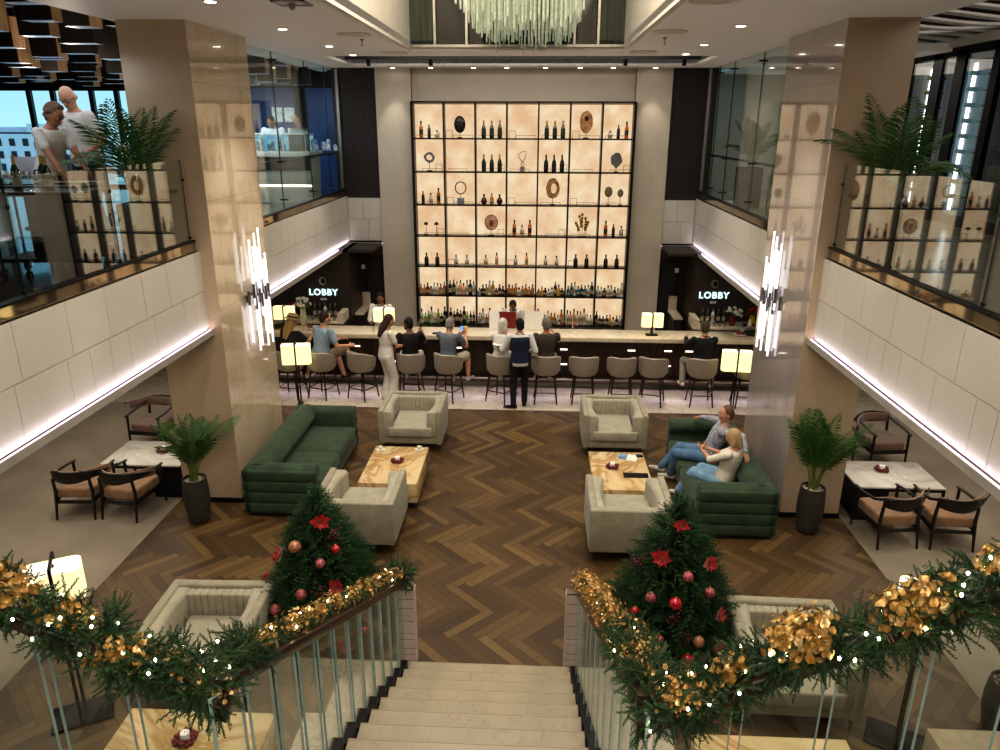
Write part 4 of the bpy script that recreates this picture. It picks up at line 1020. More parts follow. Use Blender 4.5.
o = ob('glass_of_beer', MB().lathe([(.025, 0), (.035, .12), (.033, .12)], 12), gm('lager', '#d9a441', .2, .2), loc=(-.95, 14.2, 1.126)); tag(o, 'small amber drink on the bar right of the man holding a phone', 'drink')
M['menu'] = mat('menu_paper', '#e9e4da', .7, col2='#cfc9bc', scale=60, emit=.1)
for x, w, lab in ((-.42, .19, 'white standing menu board on the bar left of the red menu'), (.36, .36, 'wide white standing menu board on the bar behind the waiter')):
    t = thing('menu_board', lab, 'menu', (x, 14.5, 1.126)); ob('board', MB().box(-w / 2, w / 2, 0, .012, 0, .36, Matrix.Rotation(-.15, 4, 'X')), M['menu'], t, smooth=False); ob('foot', MB().box(-w / 2, w / 2, -.01, .07, 0, .01), M['white'], t, smooth=False)
o = ob('menu_board', MB().box(-.16, .16, -.01, .01, 0, .33), mat('red_menu', '#7d1712', .5), loc=(-.15, 14.56, 1.126), smooth=False); tag(o, 'red menu board on the bar behind the white-haired woman', 'menu')
mb = MB(); mb.tube([(.0, 0, 0), (0, 0, .25), (0, -.05, .3), (0, -.1, .27)], .012, 8); o = ob('beer_tap', mb, M['chrome'], loc=(1.12, 14.5, 1.126)); tag(o, 'chrome tap on the bar right of the brown-shirted man', 'tap')
for s, lab in ((-4.02, 'red fruit dish on the bar beside the straw hat'), (4.3, 'red fruit dish on the bar at the right end')):
    t = thing('fruit_dish', lab, 'dish', (s, 14.25, 1.126)); ob('dish', MB().lathe([(.05, 0), (.11, .03), (.1, .03)], 14), M['white'], t)
    mb = MB(); [mb.ell((.05 * math.cos(k), .05 * math.sin(k), .045 + .01 * (k % 3)), (.024, .024, .02), 8, 6) for k in range(9)]; ob('fruit', mb, mat('red_fruit', '#9b3324', .4), t)['kind'] = 'stuff'
# ------------------------------------------------------------------ plants
M['frond'] = mat('palm_frond', '#3f6a2c', .5, col2='#274a1d', scale=3, emit=.03)
M['potd'] = mat('charcoal_pot', '#3d3a33', .7, col2='#2e2c27', scale=5)
M['pebble'] = mat('white_pebbles', '#cfc8ba', .8, col2='#8f887b', scale=60)
M['stem'] = mat('palm_stem', '#6f7d3c', .6)
def palm(label, loc, pot, nf, H, seed, cat_group='potted areca palms', spread=1.0):
    q = random.Random(seed); t = thing('potted_palm', label, 'plant', loc, 0, cat_group)
    ph = pot[2]
    if pot[0] == 'round':
        r = pot[1]; mb = MB(); mb.lathe([(r * .62, 0), (r * .82, .03), (r, ph * .45), (r, ph * .7), (r * .9, ph), (r * .82, ph), (r * .82, ph - .04), (.01, ph - .05)], 28); ob('pot', mb, M['potd'], t)
        mb = MB()
        for k in range(60):
            a = q.uniform(0, 2 * PI); rr = r * .78 * math.sqrt(q.random()); mb.ell((rr * math.cos(a), rr * math.sin(a), ph - .035), (.018, .014, .01), 6, 4)
        ob('pebbles', mb, M['pebble'], t, kind='stuff')
    else:
        w = pot[1]; mb = MB(); mb.box(-w, w, -w, w, 0, ph); ob('pot', mb, M['potd'], t, bevel=.01)
        ob('soil', MB().box(-w + .02, w - .02, -w + .02, w - .02, ph - .001, ph + .004), M['blackm'], t, smooth=False)
    for k in range(nf):
        az = 2 * PI * k / nf * 2.39 + q.uniform(-.2, .2); L = (H - ph) * q.uniform(.85, 1.12) ; tilt = q.uniform(.08, .75) * spread
        d = Vector((math.cos(az), math.sin(az), 0)); p = Vector((q.uniform(-.05, .05), q.uniform(-.05, .05), ph - .04)); pts = [p.copy()]; ang = tilt * .4
        n = 14
        for i in range(n):
            ang += tilt * 2.1 / n * (.4 + i / n * 1.4); p = p + (d * math.sin(ang) + Vector((0, 0, math.cos(ang)))) * L * 1.15 / n; pts.append(p.copy())
        mb = MB(); mb.cur = 0; mb.tube(pts, [.008 - .006 * i / n for i in range(n + 1)], 5, cap=False); mb.cur = 1
        side = d.cross(Vector((0, 0, 1)))
        for i in range(4, int(n * 2.3) + 1):
            u = i / 2.3; i0 = min(int(u), n - 1); b = pts[i0].lerp(pts[i0 + 1], u - i0); tg = (pts[i0 + 1] - pts[i0]).normalized()
            if u < n * .3: continue
            ll = L * .30 * math.sin(PI * min(1, (u / n - .22) / .8) ** .8 * .93 + .2) + .02
            for s in (-1, 1):
                e = b + (side * s * .75 + tg * .75 + Vector((0, 0, -.12 + q.uniform(-.1, .1)))).normalized() * ll; mid = b.lerp(e, .45) + Vector((0, 0, .012)); w_ = tg * (.011 * (1 + .2 * q.random()))
                e = e + Vector((0, 0, -ll * .15))
                mb.add([b, mid + w_, e, mid - w_], [(0, 1, 2, 3)])
        ob('frond', mb, [M['stem'], M['frond']], t, smooth=False)
    return t
palm('potted palm in a tall charcoal pot at the base of the left pillar', (-3.98, 8.42, 0), ('round', .165, .62), 17, 1.42, 1, spread=.8)
palm('potted palm in a tall charcoal pot at the base of the right pillar', (3.93, 8.6, 0), ('round', .165, .62), 17, 1.5, 2, spread=.85)
palm('palm on the upper left balcony in front of the pillar, beside the bald man', (-4.22, 8.5, UF), ('square', .17, .6), 15, 1.62, 3, spread=1.1)
palm('palm on the upper right balcony in front of the right pillar', (4.2, 8.45, UF), ('square', .17, .6), 17, 1.6, 4, spread=1.2)
palm('palm in a dark square pot behind the far right glass screen', (4.35, 14.6, UF), ('square', .2, .72), 14, 1.5, 5)
palm('palm at the bottom right edge seen through the stair glass', (4.45, 5.3, 0), ('round', .17, .5), 14, 1.45, 6)

# ------------------------------------------------------------------ fir foliage
M['fir'] = mat('fir_needles', '#48643c', .6, col2='#26422a', scale=9, detail=3, emit=.03)
M['firtree'] = mat('fir_tree_needles', '#365c30', .6, col2='#16331a', scale=7, detail=3, emit=.015)
def sprig(L, n, nl, seed, twigs=0):
    q = random.Random(seed); mb = MB()
    def shoot(p0, d, L, n, nl):
        d = d.normalized(); a = d.cross(Vector((0, 0, 1))) if abs(d.z) < .9 else d.cross(Vector((1, 0, 0))); a.normalize(); b = d.cross(a)
        for i in range(n):
            u = i / n; p = p0 + d * L * (.05 + .95 * u); an = i * 2.399; r = a * math.cos(an) + b * math.sin(an)
            e = p + (r * .85 + d * .75).normalized() * nl * (1 - .35 * u) * q.uniform(.8, 1.1); w_ = d.cross(r) * .0036
            mb.add([p - w_, p + w_, e], [(0, 1, 2)])
        mb.add([p0 + a * .003, p0 + b * .003, p0 + d * L], [(0, 1, 2)])
    shoot(Vector((0, 0, 0)), Vector((0, 0, 1)), L, n, nl)
    for k in range(twigs):
        s = 1 if k % 2 else -1; u = .15 + .55 * k / max(1, twigs)
        shoot(Vector((0, 0, L * u)), Vector((s * .75, q.uniform(-.2, .2), .7)), L * (.62 - .4 * u), int(n * .55), nl * .9)
    return np.array(mb.v), mb.f
def orient(p, d, roll=0, sc=1):
    d = Vector(d).normalized(); qn = Vector((0, 0, 1)).rotation_difference(d)
    return Matrix.Translation(p) @ qn.to_matrix().to_4x4() @ Matrix.Rotation(roll, 4, 'Z') @ Matrix.Scale(sc, 4)
M['gold'] = mat('gold_leaf', '#bf9852', .34, metal=.4, col2='#946c34', scale=14, emit=.05)
M['goldp'] = mat('pale_gold_bud', '#dcc48c', .3, metal=.5, col2='#b08448', scale=14, emit=.05)
M['fairy'] = emis('fairy_light', '#fff1cf', 22)
M['twine'] = mat('jute_twine', '#a38a66', .9)
def goldspray(name, parent, c, ax, R_, n, seed, small=False):
    q = random.Random(seed); mb = MB(); ax = Vector(ax).normalized()
    for k in range(n):
        d = Vector((q.gauss(0, 1), q.gauss(0, 1), q.gauss(.5, .7))).normalized(); p = Vector(c) + ax * q.uniform(-1, 1) * R_[0] + d * R_[1] * q.uniform(.25, 1)
        s = (.011 if small else .017) * q.uniform(.7, 1.35)
        u = d.cross(Vector((q.random(), q.random(), 1))).normalized(); v = d.cross(u); nn = (d + Vector((q.uniform(-.6, .6), q.uniform(-.6, .6), q.uniform(-.3, .6)))).normalized(); u = nn.cross(u).normalized(); v = nn.cross(u)
        pts = [p + (u * math.cos(a) + v * math.sin(a) * .8) * s + nn * s * .25 * math.cos(2 * a) for a in [i * PI / 3 for i in range(6)]]
        mb.cur = 0 if q.random() < .7 else 1
        mb.add(pts + [p - nn * s * .15], [(0, 1, 6), (1, 2, 6), (2, 3, 6), (3, 4, 6), (4, 5, 6), (5, 0, 6)])
    return ob(name, mb, [M['gold'], M['goldp']], parent, smooth=False)
SG = [sprig(.19, 60, .023, s, 3) for s in (1, 2, 3)]
def garland(label, path, rad, dens, golds, lights, seed, grp='fir garlands on the stair rails'):
    q = random.Random(seed); t = thing('garland', label, 'garland', path[0], 0, grp); o0 = Vector(path[0]); P_ = [Vector(p) - o0 for p in path]
    seg = [(P_[i + 1] - P_[i]).length for i in range(len(P_) - 1)]; tot = sum(seg)
    def at(u):
        s = u * tot; i = 0
        while i < len(seg) - 1 and s > seg[i]: s -= seg[i]; i += 1
        k = min(1, s / seg[i]); return P_[i].lerp(P_[i + 1], k), (P_[i + 1] - P_[i]).normalized()
    mats = [[], [], []]
    for k in range(int(tot * dens)):
        u = q.random(); c, tg = at(u); a = q.uniform(0, 2 * PI); s1 = tg.cross(Vector((0, 0, 1))).normalized(); s2 = s1.cross(tg)
        d = s1 * math.cos(a) + s2 * math.sin(a); r = rad(u) if callable(rad) else rad
        d2 = (d * .8 + tg * q.choice([-1, 1]) * q.uniform(.3, 1.0) + Vector((0, 0, -.15))).normalized()
        mats[k % 3].append(orient(c + Vector((0, 0, .05)) + d * r * .15, d2, q.uniform(0, 6.28), r / .15 * q.uniform(.65, 1.15)))
    mb = MB()
    for k in range(3): mb.inst(SG[k][0], SG[k][1], mats[k])
    ob('fir_foliage', mb, M['fir'], t, smooth=False)
    for i, (u, R_, n, up_, small) in enumerate(golds):
        c, tg = at(u); goldspray('gold_leaf_spray', t, c + Vector((0, 0, up_)), tg, R_, n, seed * 50 + i, small)
    l0_ = None
    for k in range(lights):
        c, tg = at((k + q.random()) / lights); s1 = tg.cross(Vector((0, 0, 1))).normalized(); a = q.uniform(-.5, PI + .5); r = (rad((k + .5) / lights) if callable(rad) else rad) * .8
        p = c + Vector((0, 0, .05)) + s1 * math.cos(a) * r + Vector((0, 0, 1)) * math.sin(a) * r * .9
        if l0_ is None: l0_ = ob('fairy_light', MB().ell((0, 0, 0), (.0055, .0055, .007), 8, 6), M['fairy'], t, loc=p)
        else: dup(l0_, p, parent=t)
    for k in range(5):
        c, tg = at(.12 + .19 * k); s1 = tg.cross(Vector((0, 0, 1))).normalized(); s2 = s1.cross(tg); mb = MB()
        for e in (-.012, 0, .012): mb.tube([c + tg * e + Vector((0, 0, -.0)) + s1 * .043 * math.cos(a) + s2 * .048 * math.sin(a) for a in [i * PI / 6 for i in range(13)]], .004, 5)
        ob('twine_tie', mb, M['twine'], t)
    return t
def flightpath(s, x0, x1, y=2.2, dz=-.015, wob=.03, n=14, seed=0):
    q = random.Random(seed + 5); return [(s * (x0 + (x1 - x0) * i / n), y + q.uniform(-wob, wob), 2.88 + .53 * (x0 + (x1 - x0) * i / n - .8) + dz + q.uniform(-.01, .01)) for i in range(n + 1)]
garland('thick fir garland with copper leaves and fairy lights on the left rail by the lamp', flightpath(-1, .78, 2.4), lambda u: .125, 330,
        [(.03, (.07, .07), 150, .05, True), (.12, (.05, .07), 130, .07, True), (.21, (.055, .08), 230, .07, False), (.35, (.05, .085), 240, .07, False), (.47, (.06, .10), 260, .10, False), (.62, (.06, .09), 160, .08, False)], 44, 3)
garland('thick fir garland with copper leaves and fairy lights on the rail climbing right', flightpath(1, .78, 2.4, seed=3), lambda u: .115, 330,
        [(.09, (.07, .085), 230, .08, True), (.19, (.03, .07), 70, .09, False), (.335, (.07, .11), 300, .12, False), (.54, (.085, .095), 280, .10, False), (.72, (.05, .09), 140, .11, False), (.88, (.06, .09), 160, .1, False)], 44, 4)
def railpath(s, ya, yb_, n=12, seed=0):
    q = random.Random(seed); return [(s * .79 + s * .05 + q.uniform(-.02, .02), ya + (yb_ - ya) * i / n, rz(ya + (yb_ - ya) * i / n) + .03) for i in range(n + 1)]
garland('slim garland of gold leaves and fir on the left descending stair rail', railpath(-1, 5.85, 2.35), lambda u: .06 + .05 * (u > .9) + .09 * (u < .05), 230,
        [(.06 + .105 * k, (.10, .075 + .02 * (k % 2)), 190 + 50 * (k % 3), .05, k % 3 > 0) for k in range(9)], 16, 5)
garland('slim garland of gold leaves and fir on the right descending stair rail', railpath(1, 5.85, 2.35, seed=2), lambda u: .06 + .055 * (u > .75), 190,
        [(.06 + .11 * k, (.12, .11 + .025 * (k % 2)), 190 + 60 * (k % 3), .05, k % 3 > 0) for k in range(9)], 16, 6)

# ------------------------------------------------------------------ Christmas trees
ST_ = [sprig(.2, 34, .032, s, 5) for s in (11, 12, 13)]
M['trunk'] = mat('tree_trunk', '#3b2a1c', .9)
M['redp'] = mat('red_velvet_petal', '#b5121d', .5, col2='#8a0c16', scale=12, sheen=.4, emit=.06)
M['redb'] = mat('red_glass_bauble', '#c2182a', .15, coat=1, col2='#a01020', emit=.05)
M['rose'] = mat('rose_glitter', '#c7707a', .35, col2='#7c2833', scale=90, lo=.45, hi=.55)
M['copperb'] = mat('copper_glitter', '#c28e6c', .4, col2='#8a5a3f', scale=90, metal=.3, lo=.45, hi=.55)
M['burg'] = mat('burgundy_berries', '#6d1426', .3, col2='#45101b', scale=30, coat=.5)
def tree(label, side, loc, H, R_, seed, orn):
    q = random.Random(seed); t = thing('christmas_tree', label, 'christmas tree', loc, 0)
    mats = [[], [], []]; k = 0; lay = 24
    for i in range(lay):
        z = .14 + (H - .2) * (i / (lay - 1)); f = 1 - (z - .14) / (H - .14); r = R_ * (f ** .72) + .03; n = int(10 + 44 * f)
        for j in range(n):
            a = 2 * PI * (j + .5 * (i % 2)) / n + q.uniform(-.1, .1); rr = r * q.uniform(.74, 1.14)
            d = Vector((math.cos(a), math.sin(a), 0)); dirv = (d + Vector((0, 0, q.uniform(-.25, .2) + .5 * (1 - f) ** 3))).normalized(); L = .22 * (.7 + .5 * f)
            tip = Vector((0, 0, z)) + d * rr + Vector((0, 0, -.12 * rr)); mats[k % 3].append(orient(tip - dirv * L, dirv, q.uniform(0, 6.28), L / .2)); k += 1
            if rr > .25 and j % 2: mats[k % 3].append(orient(Vector((0, 0, z + .02)) + d * (rr - .27), dirv, q.uniform(0, 6.28), 1.1)); k += 1
    for j in range(7): mats[j % 3].append(orient(Vector((0, 0, H - .2)), (q.uniform(-.35, .35), q.uniform(-.35, .35), 1), q.uniform(0, 6), 1.0))
    mb = MB()
    for i in range(3): mb.inst(ST_[i][0], ST_[i][1], mats[i])
    ob('fir_branches', mb, M['firtree'], t, smooth=False)
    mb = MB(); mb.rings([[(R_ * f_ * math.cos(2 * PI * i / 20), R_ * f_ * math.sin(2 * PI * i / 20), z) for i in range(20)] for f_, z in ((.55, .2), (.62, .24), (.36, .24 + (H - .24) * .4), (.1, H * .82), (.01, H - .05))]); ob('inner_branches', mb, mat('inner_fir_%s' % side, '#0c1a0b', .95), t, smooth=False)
    ob('trunk', MB().tube([(0, 0, 0.03), (0, 0, H * .7)], [.04, .02], 10), M['trunk'], t); ob('stand', MB().lathe([(.22, 0), (.2, .04), (.05, .06)], 20), M['potd'], t)
    def surf(az, hz, out=.02):
        f = 1 - (hz - .14) / (H - .14); r = (R_ * f ** .72 + .03) * .92 + out - .02; a = math.radians(az); return Vector((loc[0] + r * math.cos(a), loc[1] + r * math.sin(a), loc[2] + hz - .1 * r)), Vector((math.cos(a), math.sin(a), .25)).normalized()
    for (kind, az, hz, s) in orn:
        p, nrm = surf(az, hz); pos = 'upper' if hz > H * .66 else ('middle' if hz > H * .36 else 'lower'); az_ = az % 360
        sd = 'left' if 180 < az_ < 245 or az_ <= 180 and az_ > 90 else ('right' if az_ > 295 or az_ < 90 else 'front')
        where = '%s %s of the %s Christmas tree' % (pos, sd, side)
        if kind == 'bow':
            mb = MB()
            for k in range(7):
                a = 2 * PI * k / 7 + s; u = nrm.cross(Vector((0, 0, 1))).normalized(); v = u.cross(nrm); d = u * math.cos(a) + v * math.sin(a); L = .085 * q.uniform(.8, 1.2) * s; w_ = nrm.cross(d) * L * .32
                mb.add([Vector((0, 0, 0)), d * L * .5 + w_ + nrm * .02, d * L + nrm * .035, d * L * .5 - w_ + nrm * .02], [(0, 1, 2, 3)])
                d = u * math.cos(a + .4) + v * math.sin(a + .4); w_ = nrm.cross(d) * L * .2
                mb.add([nrm * .01, d * L * .3 + w_ + nrm * .04, d * L * .6 + nrm * .06, d * L * .3 - w_ + nrm * .04], [(0, 1, 2, 3)])
            o = ob('velvet_flower', mb, M['redp'], loc=p, smooth=False); mb = MB(); [mb.ell(nrm * .03 + Vector((q.uniform(-.012, .012),) * 3), (.008,) * 3, 6, 4) for _ in range(3)]; ob('stamen', mb, M['gold'], o)
            tag(o, 'red velvet poinsettia on the ' + where, 'ornament', 'poinsettias on the %s tree' % side)
        elif kind == 'berry':
            mb = MB(); [mb.ell((q.gauss(0, .035), q.gauss(0, .02), q.gauss(0, .035)), (.011,) * 3, 6, 5) for _ in range(26)]
            o = ob('berry_cluster', mb, M['burg'], loc=p); tag(o, 'burgundy berry cluster on the ' + where, 'ornament', 'berry clusters on the %s tree' % side)
        else:
            m_, nm = {'red': (M['redb'], 'shiny red bauble'), 'rose': (M['rose'], 'rose glitter bauble'), 'cop': (M['copperb'], 'copper glitter bauble')}[kind]
            o = ob('bauble', MB().ell((0, 0, 0), (.047 * s,) * 3, 18, 12), m_, loc=p); ob('cap', MB().lathe([(.01, 0), (.01, .014), (.003, .02)], 8, (0, 0, .04 * s)), M['gold'], o)
            tag(o, nm + ' on the ' + where, 'bauble', '%ss on the %s tree' % (nm, side))
    return t
tree('fir Christmas tree with red bows and copper baubles left of the stair', 'left', (-1.70, 6.3, .006 * 0), 1.70, .76, 31,
     [('bow', 290, 1.42, 1.1), ('berry', 315, 1.3, 1), ('cop', 243, 1.2, 1.3), ('rose', 285, 1.08, 1), ('red', 310, 1.17, .9), ('bow', 215, 1.08, 1.2), ('bow', 205, 1.0, .9), ('rose', 262, .82, 1.15), ('bow', 300, .86, 1.1), ('berry', 285, .84, 1), ('berry', 325, .75, 1),
      ('berry', 205, .72, 1), ('rose', 232, .62, 1.1), ('cop', 290, .66, 1.2), ('red', 237, .48, 1), ('berry', 222, .52, 1), ('berry', 258, .45, 1), ('rose', 190, .56, 1), ('bow', 190, .75, 1), ('rose', 240, .2, .9), ('red', 220, .2, .9), ('red', 246, .32, .8), ('bow', 300, .35, 1), ('red', 320, .4, 1)])
tree('fir Christmas tree with red baubles and bows right of the stair', 'right', (1.70, 5.98, 0), 1.87, .82, 32,
     [('bow', 265, 1.66, .8), ('bow', 238, 1.38, 1.15), ('bow', 310, 1.34, 1.1), ('rose', 276, 1.27, 1), ('berry', 200, 1.25, .8), ('rose', 235, 1.06, 1), ('red', 262, 1.06, 1.2), ('rose', 303, 1.12, 1), ('berry', 262, .95, 1), ('red', 222, .9, .8), ('bow', 228, .78, 1.1), ('rose', 250, .76, .8),
      ('berry', 272, .78, .9), ('cop', 284, .76, 1.1), ('bow', 310, .92, .9), ('cop', 222, .62, 1), ('red', 274, .62, 1.25), ('berry', 285, .62, 1.1), ('rose', 302, .66, 1), ('red', 306, .68, 1), ('red', 264, .46, 1.1), ('bow', 255, .36, 1.3), ('berry', 266, .33, 1.2), ('rose', 285, .38, 1.2), ('red', 312, .52, 1), ('cop', 311, .42, .9), ('bow', 292, .15, 1.2), ('red', 303, .18, 1.2), ('berry', 297, .3, .8)])

# ------------------------------------------------------------------ chandelier
M['rod'] = mat('frosted_crystal_rod', '#a5ae9a', .15, col2='#858f7b', scale=20, emit=.27)
t = thing('chandelier', 'large rectangular chandelier of hanging crystal rods in the ceiling recess', 'chandelier', (0.13, 10.9, 0))
q = random.Random(9); rods = []
for i in range(31):
    for j in range(7):
        x = -.72 + 1.5 * i / 30 + q.uniform(-.012, .012); y = -1.6 + 3.2 * j / 6 + q.uniform(-.1, .1); e = abs(x - .03) / .75
        zb = 5.97 + .16 * q.random() + max(0, e - .72) * .9 + (.1 * q.random() if q.random() < .5 else 0); rods.append((y, x, zb))
rods.sort(); r0 = None
for y, x, zb in rods[:100]:
    if r0 is None: r0 = ob('crystal_rod', MB().tube([(0, 0, 0), (0, 0, 1.5)], .0125, 6), M['rod'], t, loc=(x, y, zb))
    else: dup(r0, (x, y, zb), parent=t)
mb = MB()
for y, x, zb in rods[100:]: mb.tube([(x, y, zb), (x, y, 7.6)], .0125, 6)
ob('crystal_rods_behind', mb, M['rod'], t, kind='stuff'); ob('mounting_plate', MB().box(-.8, .85, -1.75, 1.75, 7.6, 7.66), M['chrome'], t, smooth=False)
# ------------------------------------------------------------------ wall sconces on the pillars
M['acryl'] = mat('lit_acrylic_rod', '#f3f1ec', .1, emit=.95, ecol='#f4f1fb')
def sconce(label, s, X, loc):
    t = thing('wall_sconce', label, 'sconce', loc, 0, 'acrylic rod sconces')
    D = [(-.36, .10, -.55, .0), (-.27, .62, -.12, .05), (-.19, .32, -.62, .04), (-.12, .78, -.02, .08), (-.05, .5, -.75, .03), (.03, .66, -.15, .06), (.1, .30, -.52, .10), (.17, .74, -.8, .05), (.24, .6, -.42, .02), (.30, .45, -.7, .08), (.35, .28, -.35, .04)]
    for k, (y, zu, zd, off) in enumerate(D):
        y *= .82
        x = s * (.05 + off); zc = .1 * math.sin(k * 2.1)
        h = ob('chrome_holder', MB().tube([(x, y, zc - .1), (x, y, zc + .1)], .024, 12), M['chrome'], t)
        if zu > .1: ob('acrylic_rod', MB().tube([(x, y, zc + .1), (x, y, zc + zu + .08)], .0145, 10), M['acryl'], t)
        if zd < -.1: ob('acrylic_rod', MB().tube([(x, y, zc + zd - .08), (x, y, zc - .1)], .0145, 10), M['acryl'], t)
    ob('backplate', MB().box(min(0, s * .03), max(0, s * .03), -.34, .36, -.06, .06), M['chrome'], t, bevel=.004)
sconce('sconce of vertical lit acrylic rods and chrome cylinders on the left pillar', 1, -3.6, (-3.599, 10.08, 2.68))
sconce('sconce of vertical lit acrylic rods and chrome cylinders on the right pillar', -1, 3.72, (3.719, 10.22, 2.68))
# ------------------------------------------------------------------ ceiling fittings
M['lens'] = emis('downlight_lens_b', '#fff2dc', 9)
for i, (x, y, l) in enumerate(((-2.76, 9.75, 'left row, nearest'), (-2.75, 11.85, 'left row, middle'), (-2.74, 13.3, 'left row, farthest'), (2.7, 9.57, 'right row, nearest'), (2.73, 11.71, 'right row, middle'), (2.75, 13.2, 'right row, farthest'), (-2.75, 7.62, 'left front, by the square fitting'))):
    o = ob('downlight', MB().lathe([(.055, -.012), (.075, -.012), (.075, 0), (.055, 0)], 20), M['white'], loc=(x, y, CZ)); ob('lens', MB().lathe([(.052, -.016), (.052, -.006)], 16), M['lens'], o); tag(o, 'small lit ceiling downlight, ' + l, 'downlight', 'ceiling downlights')
for i, x in enumerate((-2.6, -1.82, -.95, -.28, .5, 1.2, 1.86, 2.7)):
    o = ob('downlight', MB().lathe([(.045, -.02), (.06, -.02), (.06, 0), (.045, 0)], 16), M['white'], loc=(x, 16.12, CZ)); ob('lens', MB().lathe([(.045, -.024), (.045, -.006)], 14), M['lens'], o); tag(o, 'wall-washing downlight above the shelves, %s from the left' % ORD[i + 1], 'downlight', 'wall-washing downlights')
M['grille'] = mat('vent_grille', '#8a8175', .6)
for i, (x, y, l) in enumerate(((-2.03, 10.36, 'left, nearer'), (-1.99, 12.95, 'left, farther'), (1.96, 7.69, 'right, nearest'), (1.98, 10.15, 'right, middle'), (2.0, 12.82, 'right, farthest'))):
    mb = MB(); mb.lathe([(.2, -.015), (.22, -.015), (.22, 0), (.2, 0)], 28); o = ob('ceiling_speaker', mb, M['white'], loc=(x, y, CZ)); mb = MB(); [mb.lathe([(.02 + .03 * k, -.008), (.035 + .03 * k, -.008)], 24, cap=False) for k in range(6)]; mb.lathe([(.2, -.003), (.2, -.001)], 24); ob('grille', mb, M['grille'], o); tag(o, 'round ceiling speaker grille, ' + l, 'speaker', 'round ceiling speakers')
for x, y, l in ((-2.06, 10.96, 'left'), (2.03, 10.83, 'right')):
    mb = MB(); mb.lathe([(.02, -.09), (.022, -.085), (.008, -.075), (.008, -.03), (.03, -.012), (.03, 0)], 12); tag(ob('sprinkler', mb, M['steel'], loc=(x, y, CZ)), 'small ceiling sprinkler head on the ' + l, 'sprinkler')
mb = MB()
for a in ((-.16, .16, -.16, -.13), (-.16, .16, .13, .16), (-.16, -.13, -.16, .16), (.13, .16, -.16, .16)): mb.box(*a, -.015, 0)
o = ob('ceiling_hatch_light', mb, M['steel'], loc=(-2.01, 7.75, CZ), smooth=False); ob('panel', MB().box(-.13, .13, -.13, .13, -.008, -.002), M['white'], o, smooth=False); ob('sensor', MB().lathe([(.01, -.07), (.03, -.05), (.03, -.01)], 12), M['steel'], o); tag(o, 'square ceiling fitting with a sensor at the top left', 'ceiling fitting')
for i, x in enumerate((-2.9, -1.7, 2.0, 3.1)):
    o = ob('track_spot', MB().tube([(0, 0, 0), (0, .05, -.1)], .04, 12), M['black'], loc=(x, 15.2, 6.12)); ob('yoke', MB().box(-.01, .01, -.01, .01, -.02, .02), M['black'], o, smooth=False); tag(o, 'black track spotlight in the dark ceiling slot, %s from the left' % ORD[i + 1], 'spotlight', 'track spotlights')
# wavy slats over the upper right
M['slatw'] = mat('pale_ceiling_slat', '#9d958b', .5, emit=.1)
for i in range(15):
    y = 8.6 + i * .42; mb = MB(); rings = []
    for k in range(15):
        x = 4.55 + 3.4 * k / 14; zz = 6.18 + .07 * math.sin(k * .5 + i * .5); yy = y + .06 * math.sin(k * .45 + i * .7)
        rings.append([(x, yy - .09, zz), (x, yy + .09, zz), (x, yy + .09, zz + .03), (x, yy - .09, zz + .03)])
    mb.rings(rings); tag(ob('ceiling_slat', mb, M['slatw']), 'pale wavy slat of the upper right ceiling, %s from the viewer' % ORD[min(i + 1, 16)], 'ceiling slat', 'wavy ceiling slats at the upper right')
# ------------------------------------------------------------------ wine cabinet
t = thing('wine_cabinet', 'black-framed glass wine cabinet wall on the upper right balcony', 'cabinet')
X = 6.86; ys = [14.35, 14.15, 13.42, 13.09, 12.73, 12.44, 11.72, 11.5, 10.9, 10.6, 9.8, 9.5, 8.5]
mb = MB(); mb.box(X - .05, X + .05, 6, 14.4, 5.98, 6.1); mb.box(X - .05, X + .05, 6, 14.4, UF, UF + .15)
M['mull'] = mat('mullion_black', '#050505', .6, spec=.2)
ob('head_frame', mb, M['mull'], t, smooth=False)
ob('fascia', MB().box(X - .12, X + .2, 6, 15.0, 6.1, 6.22), M['white'], t, smooth=False)
for a, b in ((15.0, 14.15), (13.42, 13.12), (12.73, 12.46), (11.72, 11.55), (10.85, 10.55), (9.9, 9.6), (8.6, 8.3)): ob('mullion', MB().box(X - .05, X + .03, b, a, UF, 6.05), M['mull'], t, smooth=False)
for a, b in ((14.15, 13.42), (13.12, 12.73), (12.46, 11.72), (11.55, 10.85), (10.55, 9.9), (9.6, 8.6)): pane(t, 'x', b, a, X - .02, UF + .15, 5.98, m=M['glasslow'], edge=M['gedged'], name='glass_door')
ob('interior_back', MB().box(8.0, 8.05, 6, 15.0, UF, 6.1), mat('cabinet_interior', '#5a5855', .5, col2='#3c3b3a', scale=2, emit=.06), t, smooth=False)
ob('interior_end', MB().box(X, 8.0, 15.0, 15.08, UF, 6.1), mat('cabinet_end', '#3a3634', .6), t, smooth=False)
ob('interior_floor', MB().box(X, 8, 6, 15.0, UF, UF + .1), M['greyb'], t, smooth=False)
M['cyl'] = mat('brushed_column_glow', '#b3b3b2', .35, metal=.4, col2='#8c8c8b', scale=3, stretch=(8, 8, .2), emit=.13)  # faint glow stands in for strip light falling on the column
M['colLED'] = emis('column_led', '#f4f6ff', 5); bc = None
